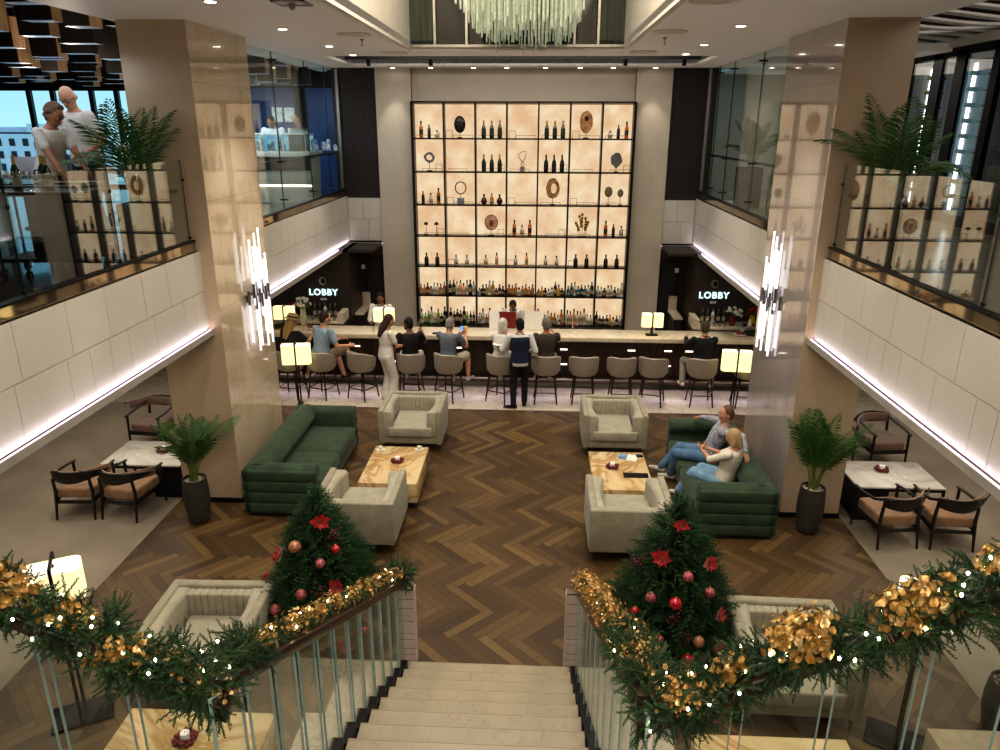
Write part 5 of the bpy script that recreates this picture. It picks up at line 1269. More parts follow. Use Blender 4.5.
for n, (y, lab) in enumerate(((14.5, 'farther from the viewer'), (13.15, 'middle'), (10.1, 'nearest to the viewer'))):
    c = thing('wine_column', 'brushed steel wine display column behind glass, ' + lab, 'display column', (7.38, y, UF + .1), 0, 'lit wine columns')
    ob('column', MB().lathe([(.3, 0), (.3, 2.35)], 28), M['cyl'], c); ob('light_strip', MB().box(-.32, -.295, -.025, .025, .05, 2.3, Matrix.Rotation(1.0, 4, 'Z')), M['colLED'], c, smooth=False)
    for k in range(9):
        z = UF + .38 + k * .235
        if bc is None:
            mb = MB(); mb.lathe([(.037, 0), (.037, .19), (.014, .24)], 12); bc = ob('wine_bottle', mb, BM['lime2']); mb = MB(); mb.lathe([(.0145, .24), (.0145, .3)], 10); ob('foil_cap', mb, BM['cap'], bc); mb = MB(); mb.lathe([(.0378, .07), (.0378, .15)], 12, cap=False); ob('paper_label', mb, BM['labeld'], bc); b = bc
        else: b = dup(bc)
        b.location = (7.38 - .54 * .35 - .05, y - .84 * .35 + .03, z); b.rotation_euler = (PI / 2 + .08, 0, .93)
        tag(b, 'wine bottle lying on the %s lit column, %s from the bottom' % (lab.split(' ')[0], ORD[k + 1]), 'bottle', 'wine bottles lying on the lit columns')
        ob('bottle_hook', MB().box(-.005, .005, -.01, .01, -.06, -.035), M['chrome'], c, smooth=False, loc=(-.54 * .33, -.84 * .33, z - UF - .1))
mb = MB(); [mb.lathe([(.02, 0), (.004, .01), (.004, .07), (.03, .1), (.03, .16)], 8, (7.5, 12.9 + .09 * (k % 3), UF + .1 + .5 * (k // 3))) for k in range(9)]
for k in range(3): ob('glass_shelf', MB().box(7.2, 7.9, 12.75, 13.4, UF + .55 + .55 * k, UF + .565 + .55 * k), M['white'], t, smooth=False)
# upper right lounge furniture and safety fittings
t = thing('bench_seat', 'cream cushioned bench seat behind the far right glass screen', 'bench', (4.98, 13.5, UF), .1)
ob('seat_cushion', MB().box(-.45, .45, -.3, .3, .3, .46), mat('cream_leather', '#d6c6ae', .45, col2='#c4b39a'), t, bevel=.04, seg=3); ob('back_cushion', MB().box(-.45, .45, .22, .36, .46, .8), bpy.data.materials['cream_leather'], t, bevel=.04, seg=3)
for sx in (-1, 1): ob('side_frame', MB().tube([(sx * .46, -.3, 0), (sx * .46, -.3, .62), (sx * .46, .32, .62), (sx * .46, .32, 0)], .014, 8), M['steel'], t)
for nm, z, lab, m_ in (('alarm_beacon', 1.75, 'small red alarm beacon on the upper right wall', 'redb'), ('call_point', 1.4, 'red round call point under the alarm beacon', 'redb')):
    o = ob(nm, MB().lathe([(.05, 0), (.05, .03), (.03, .05)], 14), M[m_], loc=(6.35, 18.47, UF + z)); o.rotation_euler = (PI / 2, 0, 0); tag(o, lab, 'alarm'); ob('backplate', MB().box(-.07, .07, -.07, .07, -.02, 0), M['white'], o, smooth=False)
# ------------------------------------------------------------------ service trolley on the upper left
t = thing('service_trolley', 'black wheeled service trolley with champagne on the upper left balcony', 'trolley', (-4.5, 7.3, UF), .12)
ob('top', MB().box(-.5, .5, -.28, .28, .80, .84), M['black'], t, bevel=.008); ob('lower_shelf', MB().box(-.42, .42, -.24, .24, .16, .2), M['black'], t, bevel=.006)
ob('cabinet', MB().box(-.1, .42, -.22, .22, .2, .8), M['blackm'], t, bevel=.01); ob('rail', MB().tube([(-.48, -.26, .9), (.48, -.26, .9), (.48, .26, .9), (-.48, .26, .9), (-.48, -.26, .9)], .008, 6), M['steel'], t)
for sx in (-1, 1):
    for sy in (-1, 1):
        ob('post', MB().tube([(sx * .42, sy * .22, .1), (sx * .42, sy * .22, .9)], .014, 8), M['black'], t)
        w_ = ob('castor', MB().tube([(sx * .42 - .012, sy * .22, .055), (sx * .42 + .012, sy * .22, .055)], .055, 16), M['blackm'], t); ob('hub', MB().tube([(sx * .42 - .016, sy * .22, .055), (sx * .42 + .016, sy * .22, .055)], .018, 10), M['steel'], w_)
for k, (x, y) in enumerate(((-4.76, 7.3), (-4.56, 7.42), (-4.38, 7.2))): bottle('champagne', 'green', (x, y, UF + .8405), 'green champagne bottle on the black trolley, %s from left' % NUM[k + 1], 'champagne on the trolley', 'foil', 'label', True, .98)
for k in range(6): glassware('wine_glass', (-4.86 + .085 * k, 7.12 + .02 * (k % 2), UF + .8405), 'champagne glass on the black trolley, %s from left' % NUM[k + 1], 'glasses on the trolley')
t = thing('laptop', 'open silver laptop on a table behind the balcony visitors', 'laptop', (-6.9, 10.6, UF + .76), .3); ob('screen_lid', MB().box(-.19, .19, 0, .012, .01, .26, Matrix.Rotation(-.25, 4, 'X')), M['greyb'], t, bevel=.003); ob('keyboard_base', MB().box(-.19, .19, .0, .25, 0, .014), M['greyb'], t, bevel=.003)
for (x, y, lab) in ((-6.9, 10.75, 'small dark cafe table under the laptop'), (-6.1, 12.0, 'small dark cafe table beside the balcony palm')):
    t = thing('cafe_table', lab, 'table', (x, y, UF)); ob('table_top', MB().lathe([(.42, 0), (.42, .03)], 28, (0, 0, .73)), M['dwood2'], t); ob('stem', MB().tube([(0, 0, .02), (0, 0, .73)], .03, 10), M['black'], t); ob('foot', MB().lathe([(.25, 0), (.24, .02)], 20), M['black'], t)
# things on the lounge tables
t = thing('magazine', 'open magazine with a blue cover on the right coffee table', 'magazine', (1.75, 9.86, .3802), -.25); ob('pages', MB().box(-.14, .14, -.1, .1, 0, .008), M['menu'], t, smooth=False); ob('cover_picture', MB().box(-.135, -.005, -.095, .095, .008, .0095), mat('cover_blue', '#3f5f8f', .4, col2='#9fb4c8', scale=14), t, smooth=False)
tag(ob('closed_tablet', MB().box(-.17, .17, -.07, .07, 0, .012), M['black'], loc=(1.8, 9.28, .3802), bevel=.004), 'black closed folder lying on the right coffee table', 'folder')
tag(ob('glasses_case', MB().box(-.05, .05, -.03, .03, 0, .03), M['blackm'], loc=(1.93, 9.9, .3802), bevel=.01), 'small black case beside the magazine', 'case')
for k, (x, y) in enumerate(((-1.87, 9.93), (-1.3, 9.97))): 
    o = ob('coffee_cup', MB().lathe([(.02, 0), (.035, .05), (.032, .05), (.015, .008)], 14), M['white'], loc=(x, y, .388)); ob('saucer', MB().lathe([(.03, -.007), (.065, .004), (.06, .004)], 18), M['white'], o); ob('handle', MB().tube([(.03, 0, .04), (.05, 0, .035), (.05, 0, .02), (.028, 0, .015)], .004, 6), M['white'], o); tag(o, 'white cup and saucer at the far %s of the left coffee table' % ('left' if k == 0 else 'right'), 'cup', 'cups on the left coffee table')
# flowers at the two bar ends
M['fwh'] = mat('white_petal', '#f0ece4', .6); M['fred'] = mat('red_petal', '#a51420', .6); M['fgr'] = mat('bouquet_leaf', '#35542a', .6); M['vase'] = mat('glass_vase', '#b9b49c', .1, col2='#a09a80'); M['yvase'] = mat('yellow_vase', '#c79a2a', .3)
def bouquet(label, loc, vase_m, flower_m, n, h, seed, R_=.15):
    q = random.Random(seed); t = thing('flower_vase', label, 'flowers', loc); ob('vase', MB().lathe([(.05, 0), (.07, h * .4), (.05, h * .9), (.06, h), (.05, h)], 16), vase_m, t)
    mb = MB()
    for k in range(40):
        d = Vector((q.gauss(0, 1), q.gauss(0, .7), q.uniform(.2, 1.3))).normalized(); p = Vector((0, 0, h)) + d * R_ * q.uniform(.4, 1.1); u = d.cross(Vector((0, 1, .3))).normalized() * .018; mb.add([p - d * .05, p + u, p + d * .05, p - u], [(0, 1, 2, 3)])
    ob('leaves', mb, M['fgr'], t, smooth=False)
    for k in range(n):
        d = Vector((q.gauss(0, 1), q.gauss(0, .7), q.uniform(.1, 1.4))).normalized(); p = Vector((0, 0, h + .02)) + d * R_ * q.uniform(.7, 1.15); mb = MB()
        for j in range(5): a = 2 * PI * j / 5; mb.ell(p + Vector((math.cos(a) * .02, -.008, math.sin(a) * .02)), (.018, .01, .018), 6, 4)
        ob('bloom', mb, flower_m, t)
bouquet('vase of white orchids on the bar left of the lobby sign', (-4.22, 14.5, 1.126), M['vase'], M['fwh'], 16, .36, 1, .17)
bouquet('yellow vase of red flowers at the left end behind the bar', (-4.78, 15.0, 1.051), M['yvase'], M['fred'], 10, .2, 2, .12)
bouquet('vase of white flowers on the counter right of the lobby sign', (4.42, 14.95, 1.051), M['wreath'], M['fwh'], 14, .2, 3, .16)
bouquet('yellow vase of red flowers at the right end behind the bar', (4.85, 15.05, 1.051), M['yvase'], M['fred'], 10, .2, 4, .13)
bouquet('vase of mixed flowers on the cafe table beside the balcony palm', (-6.1, 12.0, UF + .76), M['vase'], M['fwh'], 8, .25, 5, .16)
# ------------------------------------------------------------------ people
SK = dict(fair=mat('skin_fair', '#c99a7e', .5, sss=1, col2='#bd8b70', scale=8), tan=mat('skin_tan', '#a97455', .5, col2='#996748', scale=8), dark=mat('skin_brown', '#8f5f45', .5, col2='#7f523a', scale=8))
CL = {}
def cloth(col, col2=None, scale=9):
    k = (col, col2)
    if k not in CL: CL[k] = mat('fabric_' + col.strip('#'), col, .85, col2=col2, scale=scale, bump=.2, bscale=40)
    return CL[k]
M['eyew'] = mat('eye_white', '#e6e0d8', .3); M['eyed'] = mat('eye_dark', '#1d1512', .2); M['lip'] = mat('lips', '#9a5348', .5)
def V3(*a): return Vector(a)
def ik(a, b, l1, l2, pole):
    a, b = Vector(a), Vector(b); d = b - a; L = d.length
    if L > (l1 + l2) * .999: b = a + d.normalized() * (l1 + l2) * .999; d = b - a; L = d.length
    u = d.normalized(); x = (l1 * l1 - l2 * l2 + L * L) / (2 * L); h = math.sqrt(max(0, l1 * l1 - x * x)); p = Vector(pole); p = p - u * p.dot(u)
    p = p.normalized() if p.length > 1e-6 else Vector((0, 0, 1)); return a + u * x + p * h, b
def limb(mb, pts, rs, n=12):
    pts = [Vector(p) for p in pts]
    for i in range(len(pts) - 1):
        mb.tube([pts[i], pts[i + 1]], [rs[i], rs[i + 1]], n)
    for p, r in zip(pts, rs): mb.ell(p, (r,) * 3, n, 8)
def loft(mb, secs, right, n=18):
    """secs: (centre, half width, half depth, axis) -> superellipse rings"""
    rings = []
    for c, w, d, ax in secs:
        ax = Vector(ax).normalized(); r = (Vector(right) - ax * Vector(right).dot(ax)).normalized(); f = ax.cross(r)
        ring = []
        for i in range(n):
            a = 2 * PI * i / n; ca, sa = math.cos(a), math.sin(a); q = (abs(ca) ** 2.4 + abs(sa) ** 2.4) ** (-1 / 2.4)
            ring.append(Vector(c) + r * ca * q * w + f * sa * q * d)
        rings.append(ring)
    mb.rings(rings)
def remesh(o, vs, sm=3):
    r = o.modifiers.new('r', 'REMESH'); r.mode = 'VOXEL'; r.voxel_size = vs; r.adaptivity = 0
    s = o.modifiers.new('s', 'SMOOTH'); s.factor = .5; s.iterations = sm; bake(o)
def hand(mb, w, d, nrm, side, s=1.0, curl=.5):
    """palm + 5 fingers from wrist w along d; nrm = palm-facing direction"""
    d = d.normalized(); nrm = (nrm - d * nrm.dot(d)).normalized(); lat = d.cross(nrm) * side
    c = w + d * .045 * s
    for k in range(4):
        o = lat * (.027 - .018 * k) * s; mb.tube([w + o * .6, w + o + d * .085 * s], [.014 * s, .0115 * s], 8); mb.ell(w + o + d * .085 * s, (.0115 * s,) * 3, 8, 6)
        L = (.064, .073, .068, .052)[k] * s; p = w + o + d * .085 * s; dd = d.copy(); rr = .0088 * s; pts = [p]
        for j, f in enumerate((.42, .33, .25)):
            dd = (dd + nrm * curl * (.35 + .35 * j)).normalized(); p = p + dd * L * f; pts.append(p)
        limb(mb, pts, [rr, rr * .95, rr * .88, rr * .78], 8)
    p = w + d * .02 * s + lat * .022 * s; dd = (d * .65 + lat * .75 + nrm * .25).normalized(); pts = [p, p + dd * .038 * s]; dd = (dd + d * .5 + nrm * curl * .4).normalized(); pts.append(pts[-1] + dd * .03 * s); pts.append(pts[-1] + (dd + nrm * curl * .3).normalized() * .024 * s)
    limb(mb, pts, [.0125 * s, .0115 * s, .0098 * s, .0085 * s], 8)
def person(label, loc, rz_, skin='fair', sc=1.0, female=False, hz=.93, lean=0, side=0, twist=0, hands=None, poles=None, feet=None, kpoles=None, head=(0, 0), hair=('short', '#3a2a20'), top=('#777777', 'short'), bottom=('trousers', '#333333'), shoes='#222222', glasses=False, vest=None, hat=None, beard=None, vox=.0085, name='person'):
    t = thing(name, label, 'person', loc, rz_)
    t.scale = (sc,) * 3
    PV = Vector((0, 0, hz)); la, si = math.radians(lean), math.radians(side); tw = math.radians(twist)
    ax = Vector((math.sin(si), math.sin(la), math.cos(la) * math.cos(si))).normalized(); rtv = Vector((math.cos(tw), math.sin(tw), 0)); rtv = (rtv - ax * rtv.dot(ax)).normalized(); fwv = ax.cross(rtv)
    R0 = Vector((1, 0, 0)); hw = .095; sw = .165 if female else .19
    NK = PV + ax * .52; SH = {s: PV + ax * .455 + rtv * s * sw for s in (-1, 1)}; HP = {s: PV + R0 * s * hw + Vector((0, 0, -.02)) for s in (-1, 1)}
    hy, hp = math.radians(head[0]), math.radians(head[1]); hf = (fwv * math.cos(hy) - rtv * math.sin(hy)) * math.cos(hp) + Vector((0, 0, math.sin(hp))); hf.normalize(); hu = (ax * .5 + Vector((0, 0, .9))); hu = (hu - hf * hu.dot(hf)).normalized(); hr = hf.cross(hu)
    HC = NK + (ax * .6 + Vector((0, 0, .4))).normalized() * .042 + hu * .105 + hf * .015
    hands = hands or {}; feet = feet or {}; poles = poles or {}; kpoles = kpoles or {}
    EL, WR, KN, AN = {}, {}, {}, {}
    for s in (-1, 1):
        hd = Vector(hands.get(s, (s * .25, .03, hz - .05))); EL[s], WR[s] = ik(SH[s], hd, .285, .25, poles.get(s, (s * .45, -.35, -1)))
        ft = Vector(feet.get(s, (s * .1, 0, .085))); KN[s], AN[s] = ik(HP[s], ft, .43, .415, kpoles.get(s, (s * .1, 1, .2)))
    RH = Matrix((hr, hf, hu)).transposed()
    # body
    mb = MB(); g = .92 if female else 1.0
    tors = [(-.09, .135, .10), (-.02, .158 if female else .155, .115), (.08, .145, .105), (.18, .122 * g, .092), (.28, .142 * g, .102), (.38, .158 * g, .108), (.45, .150 * g, .092), (.49, .10 * g, .07), (.53, .058, .056)]
    def torsecs(gr=0, z0=-1, z1=9): return [(PV + ax * h, w + gr, d + gr, ax if h > .1 else Vector((0, 0, 1))) for h, w, d in tors if z0 <= h <= z1]
    loft(mb, torsecs(), rtv); limb(mb, [NK - ax * .04, HC - hu * .07 - hf * .015], [.058 * g, .052 * g])
    mb.ell(HC + hu * .015, (.075, .093, .108), 20, 14, RH); mb.ell(HC + hf * .028 - hu * .052, (.054, .058, .058), 16, 10, RH); mb.ell(HC + hf * .06 - hu * .088, (.024, .02, .02), 10, 8, RH)
    mb.tube([HC + hf * .085 + hu * .012, HC + hf * .112 - hu * .026], [.009, .0145], 8); mb.ell(HC + hf * .106 - hu * .03, (.017, .012, .01), 8, 6, RH); mb.ell(HC + hf * .082 + hu * .03, (.045, .012, .01), 10, 6, RH); mb.ell(HC + hf * .083 - hu * .057, (.025, .011, .008), 10, 6, RH)
    for s in (-1, 1):
        mb.ell(HC + hr * s * .076 - hu * .005, (.012, .02, .031), 10, 8, RH)
        limb(mb, [SH[s], EL[s], WR[s]], [.052 * g, .041 * g, .027 * g]); mb.ell(EL[s].lerp(WR[s], .3), (.04 * g,) * 3, 10, 8)
        limb(mb, [HP[s], KN[s]], [.088, .056]); limb(mb, [KN[s], KN[s].lerp(AN[s], .3), AN[s]], [.054, .056 * g, .036])
        fd = Vector((s * .15, 1, 0)) if s not in (feet.get('dir') or {}) else Vector(feet['dir'][s]); fd.normalize()
        limb(mb, [AN[s] + Vector((0, 0, -.04)) - fd * .02, AN[s] + fd * .1 + Vector((0, 0, -.055))], [.034, .026]); mb.ell(AN[s] + fd * .15 + Vector((0, 0, -.06)), (.036, .036, .022), 10, 6)
        nrm = hands.get('n%d' % s, (-s * .7, .1, -.5)); hand(mb, WR[s], (WR[s] - EL[s]) if ('d%d' % s) not in hands else Vector(hands['d%d' % s]), Vector(nrm), -s if False else s, .97 if female else 1.05, hands.get('c', .55))
    ob_ = ob('body', mb, SK[skin], t); remesh(ob_, vox, 2)
    # face
    mb = MB(); mb.cur = 0
    for s in (-1, 1): mb.ell(HC + hf * .0855 + hr * s * .031 + hu * .016, (.013, .008, .0085), 10, 8, RH)
    mb.cur = 1
    for s in (-1, 1): mb.ell(HC + hf * .093 + hr * s * .031 + hu * .016, (.0062, .004, .0062), 8, 6, RH); mb.tube([HC + hf * .096 + hr * s * .048 + hu * .036, HC + hf * .100 + hr * s * .015 + hu * .039], [.0035, .004], 6)
    mb.cur = 2; mb.ell(HC + hf * .0935 - hu * .057, (.021, .005, .0045), 10, 6, RH)
    ob('face_features', mb, [M['eyew'], M['eyed'], M['lip']], t)
    # hair
    kind, hc = hair; hm = cloth(hc, None, 30)
    mb = MB()
    if kind != 'bald':
        mb.ell(HC + hu * .038 - hf * .022, (.083, .093, .099), 18, 12, RH); mb.ell(HC - hf * .045 - hu * .01, (.074, .062, .085), 16, 10, RH)
    else: mb.ell(HC - hf * .04 - hu * .02, (.082, .066, .05), 16, 10, RH)
    if kind == 'long':
        for s in (-1, 0, 1): limb(mb, [HC - hf * .04 + hr * s * .045 + hu * .02, HC - hf * .075 + hr * s * .06 - hu * .14, HC - hf * .10 + hr * s * .04 - hu * .33], [.055, .05, .02])
    if kind == 'bob':
        for s in (-1, 1): limb(mb, [HC + hr * s * .062 + hu * .02 - hf * .01, HC + hr * s * .072 - hu * .075 - hf * .005, HC + hr * s * .055 - hu * .13], [.034, .036, .022])
        limb(mb, [HC - hf * .05, HC - hf * .06 - hu * .12], [.07, .05])
    if kind == 'curly':
        q = random.Random(3)
        for k in range(46):
            d = Vector((q.gauss(0, 1), q.gauss(-.35, 1), q.gauss(.35, 1))).normalized()
            if d.y > .45 and d.z < .55: continue
            mb.ell(HC + RH @ Vector((d.x * .085, d.y * .095 - .012, d.z * .105 + .02)), (.03,) * 3, 8, 6)
    h_ = ob('hair', mb, hm, t); remesh(h_, .009, 2 if kind != 'curly' else 0)
    if beard: mb = MB(); mb.ell(HC + hf * .035 - hu * .07, (.06, .058, .045), 14, 8, RH); ob('beard', mb, cloth(beard), t)
    if hat:
        mb = MB(); mb.rings([[HC + RH @ Vector((r * math.cos(a), r * 1.1 * math.sin(a) - .01, z)) for a in [2 * PI * i / 24 for i in range(24)]] for r, z in ((.165, .045), (.17, .055), (.1, .075), (.095, .12), (.07, .16), (.01, .165))]); ob('straw_hat', mb, cloth(hat, '#a8906a', 60), t)
        mb = MB(); mb.rings([[HC + RH @ Vector((r * math.cos(a), r * 1.1 * math.sin(a) - .01, z)) for a in [2 * PI * i / 24 for i in range(24)]] for r, z in ((.102, .073), (.1, .1))], cap=False); ob('hat_band', mb, cloth('#3b2c22'), t)
    if glasses:
        mb = MB()
        for s in (-1, 1): mb.tube([HC + hf * .103 + hr * (s * .032 + .02 * math.cos(a)) + hu * (.014 + .015 * math.sin(a)) for a in [i * PI / 6 for i in range(13)]], .002, 5); mb.tube([HC + hf * .1 + hr * s * .052 + hu * .018, HC + hr * s * .08 + hu * .01], .002, 5)
        mb.tube([HC + hf * .105 - hr * .012 + hu * .016, HC + hf * .105 + hr * .012 + hu * .016], .002, 5); ob('spectacles', mb, M['black'], t)
    # shirt
    col, sl = top[0], top[1]; c2 = top[2] if len(top) > 2 else None
    mb = MB(); loft(mb, [(PV + ax * h, w + (.024 if h < .3 else .018), d + (.026 if h < .3 else .018), ax if h > .1 else Vector((0, 0, 1))) for h, w, d in tors[(0 if bottom[0] != 'skirt' else 2):8]] + [(PV + ax * .503, .072 * g, .062, ax)], rtv)
    for s in (-1, 1):
        if sl == 'long': limb(mb, [SH[s], EL[s], EL[s].lerp(WR[s], .97)], [.066 * g, .056 * g, .04 * g])
        elif sl == 'short': limb(mb, [SH[s], SH[s].lerp(EL[s], .62)], [.067 * g, .062 * g])
        elif sl == 'half': limb(mb, [SH[s], EL[s].lerp(WR[s], .15)], [.066 * g, .06 * g])
        else: limb(mb, [SH[s], SH[s].lerp(EL[s], .12)], [.058 * g, .05 * g])
    sh = ob('shirt', mb, cloth(col, c2, 38), t); remesh(sh, .012, 3)
    if sl in ('long',):
        mb = MB(); loft(mb, [(NK - ax * .025, .068, .066, ax), (NK + ax * .012, .06, .06, ax)], rtv); ob('collar', mb, cloth(col, c2, 14), t)
    if vest:
        mb = MB(); loft(mb, [(PV + ax * h, w + .034, d + .034, ax if h > .1 else Vector((0, 0, 1))) for h, w, d in tors[1:7]] + [(PV + ax * .47, .11, .085, ax)], rtv); v_ = ob('waistcoat', mb, cloth(vest), t); remesh(v_, .012, 3)
    # bottom
    bk, bc_ = bottom[0], bottom[1]; mb = MB()
    loft(mb, [(PV + Vector((0, 0, h)), w + .014, d + .016, (0, 0, 1)) for h, w, d in tors[:3]], R0)
    for s in (-1, 1):
        if bk == 'trousers': limb(mb, [HP[s], KN[s]], [.102, .074]); limb(mb, [KN[s], AN[s].lerp(KN[s], .02)], [.074, .055])
        elif bk == 'shorts': limb(mb, [HP[s], HP[s].lerp(KN[s], .85)], [.106, .092])
        elif bk == 'skirt': limb(mb, [HP[s], KN[s]], [.112, .105]); limb(mb, [KN[s], KN[s].lerp(AN[s], .55)], [.105, .11])
        elif bk == 'wide': limb(mb, [HP[s], KN[s], AN[s] + Vector((0, 0, .0))], [.108, .088, .098])
    if bk == 'skirt': limb(mb, [HP[-1].lerp(HP[1], .5), KN[-1].lerp(KN[1], .5)], [.11, .11])
    b_ = ob({'trousers': 'trousers', 'wide': 'trousers', 'shorts': 'shorts', 'skirt': 'skirt'}[bk], mb, cloth(bc_, bottom[2] if len(bottom) > 2 else None), t); remesh(b_, .012, 3)
    for s in (-1, 1):
        fd = Vector((s * .15, 1, 0)) if s not in (feet.get('dir') or {}) else Vector(feet['dir'][s]); fd.normalize(); mb = MB()
        limb(mb, [AN[s] + Vector((0, 0, -.04)) - fd * .035, AN[s] + fd * .06 + Vector((0, 0, -.045))], [.042, .037]); limb(mb, [AN[s] + fd * .06 + Vector((0, 0, -.047)), AN[s] + fd * .165 + Vector((0, 0, -.057))], [.037, .029])
        sh_ = ob('shoe', mb, cloth(shoes), t); remesh(sh_, .009, 2)
    return t, dict(HC=HC, WR=WR)
# --- stool sitters: stool seat top ~.71, local +y = facing bar
def sitter(label, x, a, **k):
    d = dict(hz=.79, lean=12, feet={-1: (-.12, .36, .36), 1: (.12, .36, .36)}, kpoles={-1: (-.2, 1, .5), 1: (.2, 1, .5)}, hands={-1: (-.18, .5, 1.155), 1: (.16, .5, 1.155), 'n-1': (0, 0, -1), 'n1': (0, 0, -1)}); d.update(k)
    return person(label, (x, 13.10, .004), a, **d)
sitter('woman in a straw hat and black top on the leftmost bar stool', -4.22, -.35, female=True, skin='fair', hair=('long', '#a98a5a'), hat='#cdb48a', top=('#17161a', 'short'), bottom=('shorts', '#2a2a2e'), shoes='#d8d2c8', head=(-15, -8), hands={-1: (-.12, .36, 1.0), 1: (.2, .5, 1.155)})
sitter('large man in a light blue t-shirt and shorts seated at the bar', -3.62, -.55, sc=1.05, skin='fair', hair=('short', '#2b201a'), top=('#8fa3b4', 'short', '#7d92a5'), bottom=('shorts', '#8a7a62'), shoes='#1c1c1f', lean=12, head=(-25, -5), feet={-1: (.12, .42, .34), 1: (.42, .42, .5)}, hands={-1: (.1, .38, 1.02), 1: (.35, .36, .95)})
sitter('dark-haired man in a black t-shirt seated at the bar beside the woman in white', -1.93, .1, skin='dark', hair=('short', '#120f0f'), top=('#121114', 'short'), bottom=('trousers', '#c9c3b8'), shoes='#c9c5bf', lean=2, twist=15, head=(35, -6), beard='#1a1412', hands={-1: (-.33, .15, .95), 1: (.22, .48, 1.155)})
sitter('grey-haired man in a grey-blue t-shirt seated at the bar holding a lit phone', -1.22, -.3, skin='fair', hair=('short', '#8c857c'), top=('#6c7480', 'short', '#5f6772'), bottom=('shorts', '#c6bda8'), shoes='#b9b6b2', lean=6, head=(-10, -14), hands={-1: (.06, .36, 1.16), 1: (.2, .36, 1.2), 'n-1': (.5, 0, .3), 'n1': (-.5, 0, .3)}, feet={-1: (-.05, .34, .34), 1: (.28, .3, .4)})
sitter('white-haired woman in a white top seated at the bar beside the waiter', -.24, -.25, female=True, skin='fair', hair=('bob', '#d8d3c8'), top=('#d9d6cf', 'half', '#c9c5bd'), bottom=('skirt', '#d2cdc2'), shoes='#c9c2b4', lean=10, head=(-30, 2), glasses=True, hands={-1: (-.1, .44, 1.155), 1: (.26, .3, 1.2)})
sitter('grey-haired man in a dark olive shirt seated at the bar right of the waiter', .6, .1, sc=1.02, skin='tan', hair=('short', '#7b756d'), top=('#433a31', 'half', '#3a322a'), bottom=('shorts', '#8f8672'), shoes='#a9a49c', lean=4, head=(5, -4), hands={-1: (-.36, .1, .92), 1: (.2, .5, 1.155)})
sitter('man in a black shirt and grey trousers seated alone at the right of the bar', 3.47, .05, sc=1.0, skin='fair', hair=('short', '#4b3a2d'), top=('#101013', 'long'), bottom=('trousers', '#8f887c'), shoes='#e0dcd6', lean=4, head=(0, -10), hands={-1: (-.22, .48, 1.155), 1: (.2, .5, 1.155)}, feet={-1: (-.3, .2, .38), 1: (.22, .1, .38)})
person('long-haired woman in a white t-shirt and wide white trousers standing at the bar', (-2.36, 12.98, .004), -.95, female=True, sc=.97, skin='fair', hair=('long', '#3a241c'), top=('#e9e6e0', 'short'), bottom=('wide', '#e4e0d8'), shoes='#cfcac0', head=(-5, -18), lean=4, hands={-1: (-.02, .36, 1.12), 1: (.12, .38, 1.1), 'n-1': (.5, 0, .3)}, feet={-1: (-.09, .0, .085), 1: (.07, .06, .085)})
person('waiter in a navy waistcoat, white shirt and black trousers standing behind the stools', (.12, 12.78, .004), .12, sc=.97, skin='tan', hair=('short', '#121010'), top=('#dcdcdc', 'long'), vest='#1a2440', bottom=('trousers', '#0e0e12'), shoes='#0c0c0c', head=(12, -6), lean=3, hands={-1: (-.34, .3, 1.12), 1: (.2, .2, 1.05), 'n-1': (.2, 0, 1)}, feet={-1: (-.12, -.08, .085), 1: (.1, .05, .085), 'dir': {-1: (-1, .2, 0), 1: (.2, 1, 0)}})
person('bartender in a white shirt behind the left end of the bar', (-2.82, 15.0, .004), PI - .1, sc=.97, skin='dark', hair=('short', '#120f0f'), top=('#e3e0da', 'long'), bottom=('trousers', '#15151a'), head=(15, -22), lean=8, hands={-1: (-.18, .35, 1.12), 1: (.14, .38, 1.12)})
person('bartender in white bending behind the red menu at the centre of the bar', (-.08, 15.25, .004), PI, sc=.92, skin='dark', hair=('short', '#1d1410'), top=('#dedbd4', 'long'), bottom=('trousers', '#15151a'), head=(0, -32), lean=22, hands={-1: (-.18, .42, 1.0), 1: (.16, .42, 1.0)})
# --- upper left balcony
person('bald man in a white polo shirt standing behind the balcony glass', (-5.2, 9.3, UF), PI - .35, sc=1.12, skin='fair', hair=('bald', '#b9b2a8'), top=('#dcd8d0', 'short', '#ccc8c0'), bottom=('trousers', '#22302c'), shoes='#222222', head=(25, -28), lean=8, glasses=True, hands={-1: (-.24, .22, 1.0), 1: (.2, .25, .98)})
person('curly-haired woman in a pale top leaning over the balcony trolley', (-5.25, 8.6, UF), -PI / 2 - .35, female=True, sc=1.0, skin='tan', hair=('curly', '#6d5340'), top=('#cfcac4', 'short', '#bfbab4'), bottom=('trousers', '#26232b'), shoes='#222222', head=(5, -22), lean=16, hands={-1: (-.16, .42, .92), 1: (.16, .42, .9)})
person('dark-haired woman seated behind the silver laptop on the upper left', (-7.0, 11.5, UF), PI + .1, female=True, skin='fair', hair=('long', '#1a1414'), top=('#2f3340', 'long'), bottom=('trousers', '#22222a'), hz=.5, head=(0, -15), hands={-1: (-.15, .4, .8), 1: (.15, .4, .8)}, feet={-1: (-.12, .42, .085), 1: (.12, .42, .085)}, kpoles={-1: (0, .6, 1), 1: (0, .6, 1)}, vox=.012)
person('blond person seated at a cafe table beside the balcony palm', (-6.15, 12.8, UF), PI, skin='fair', hair=('bob', '#c2a878'), top=('#26242b', 'long'), bottom=('trousers', '#22222a'), hz=.5, head=(10, -10), hands={-1: (-.15, .4, .8), 1: (.15, .4, .8)}, feet={-1: (-.12, .42, .085), 1: (.12, .42, .085)}, kpoles={-1: (0, .6, 1), 1: (0, .6, 1)}, vox=.012)
M['cchair'] = mat('cafe_chair_dark', '#2b2a30', .6)
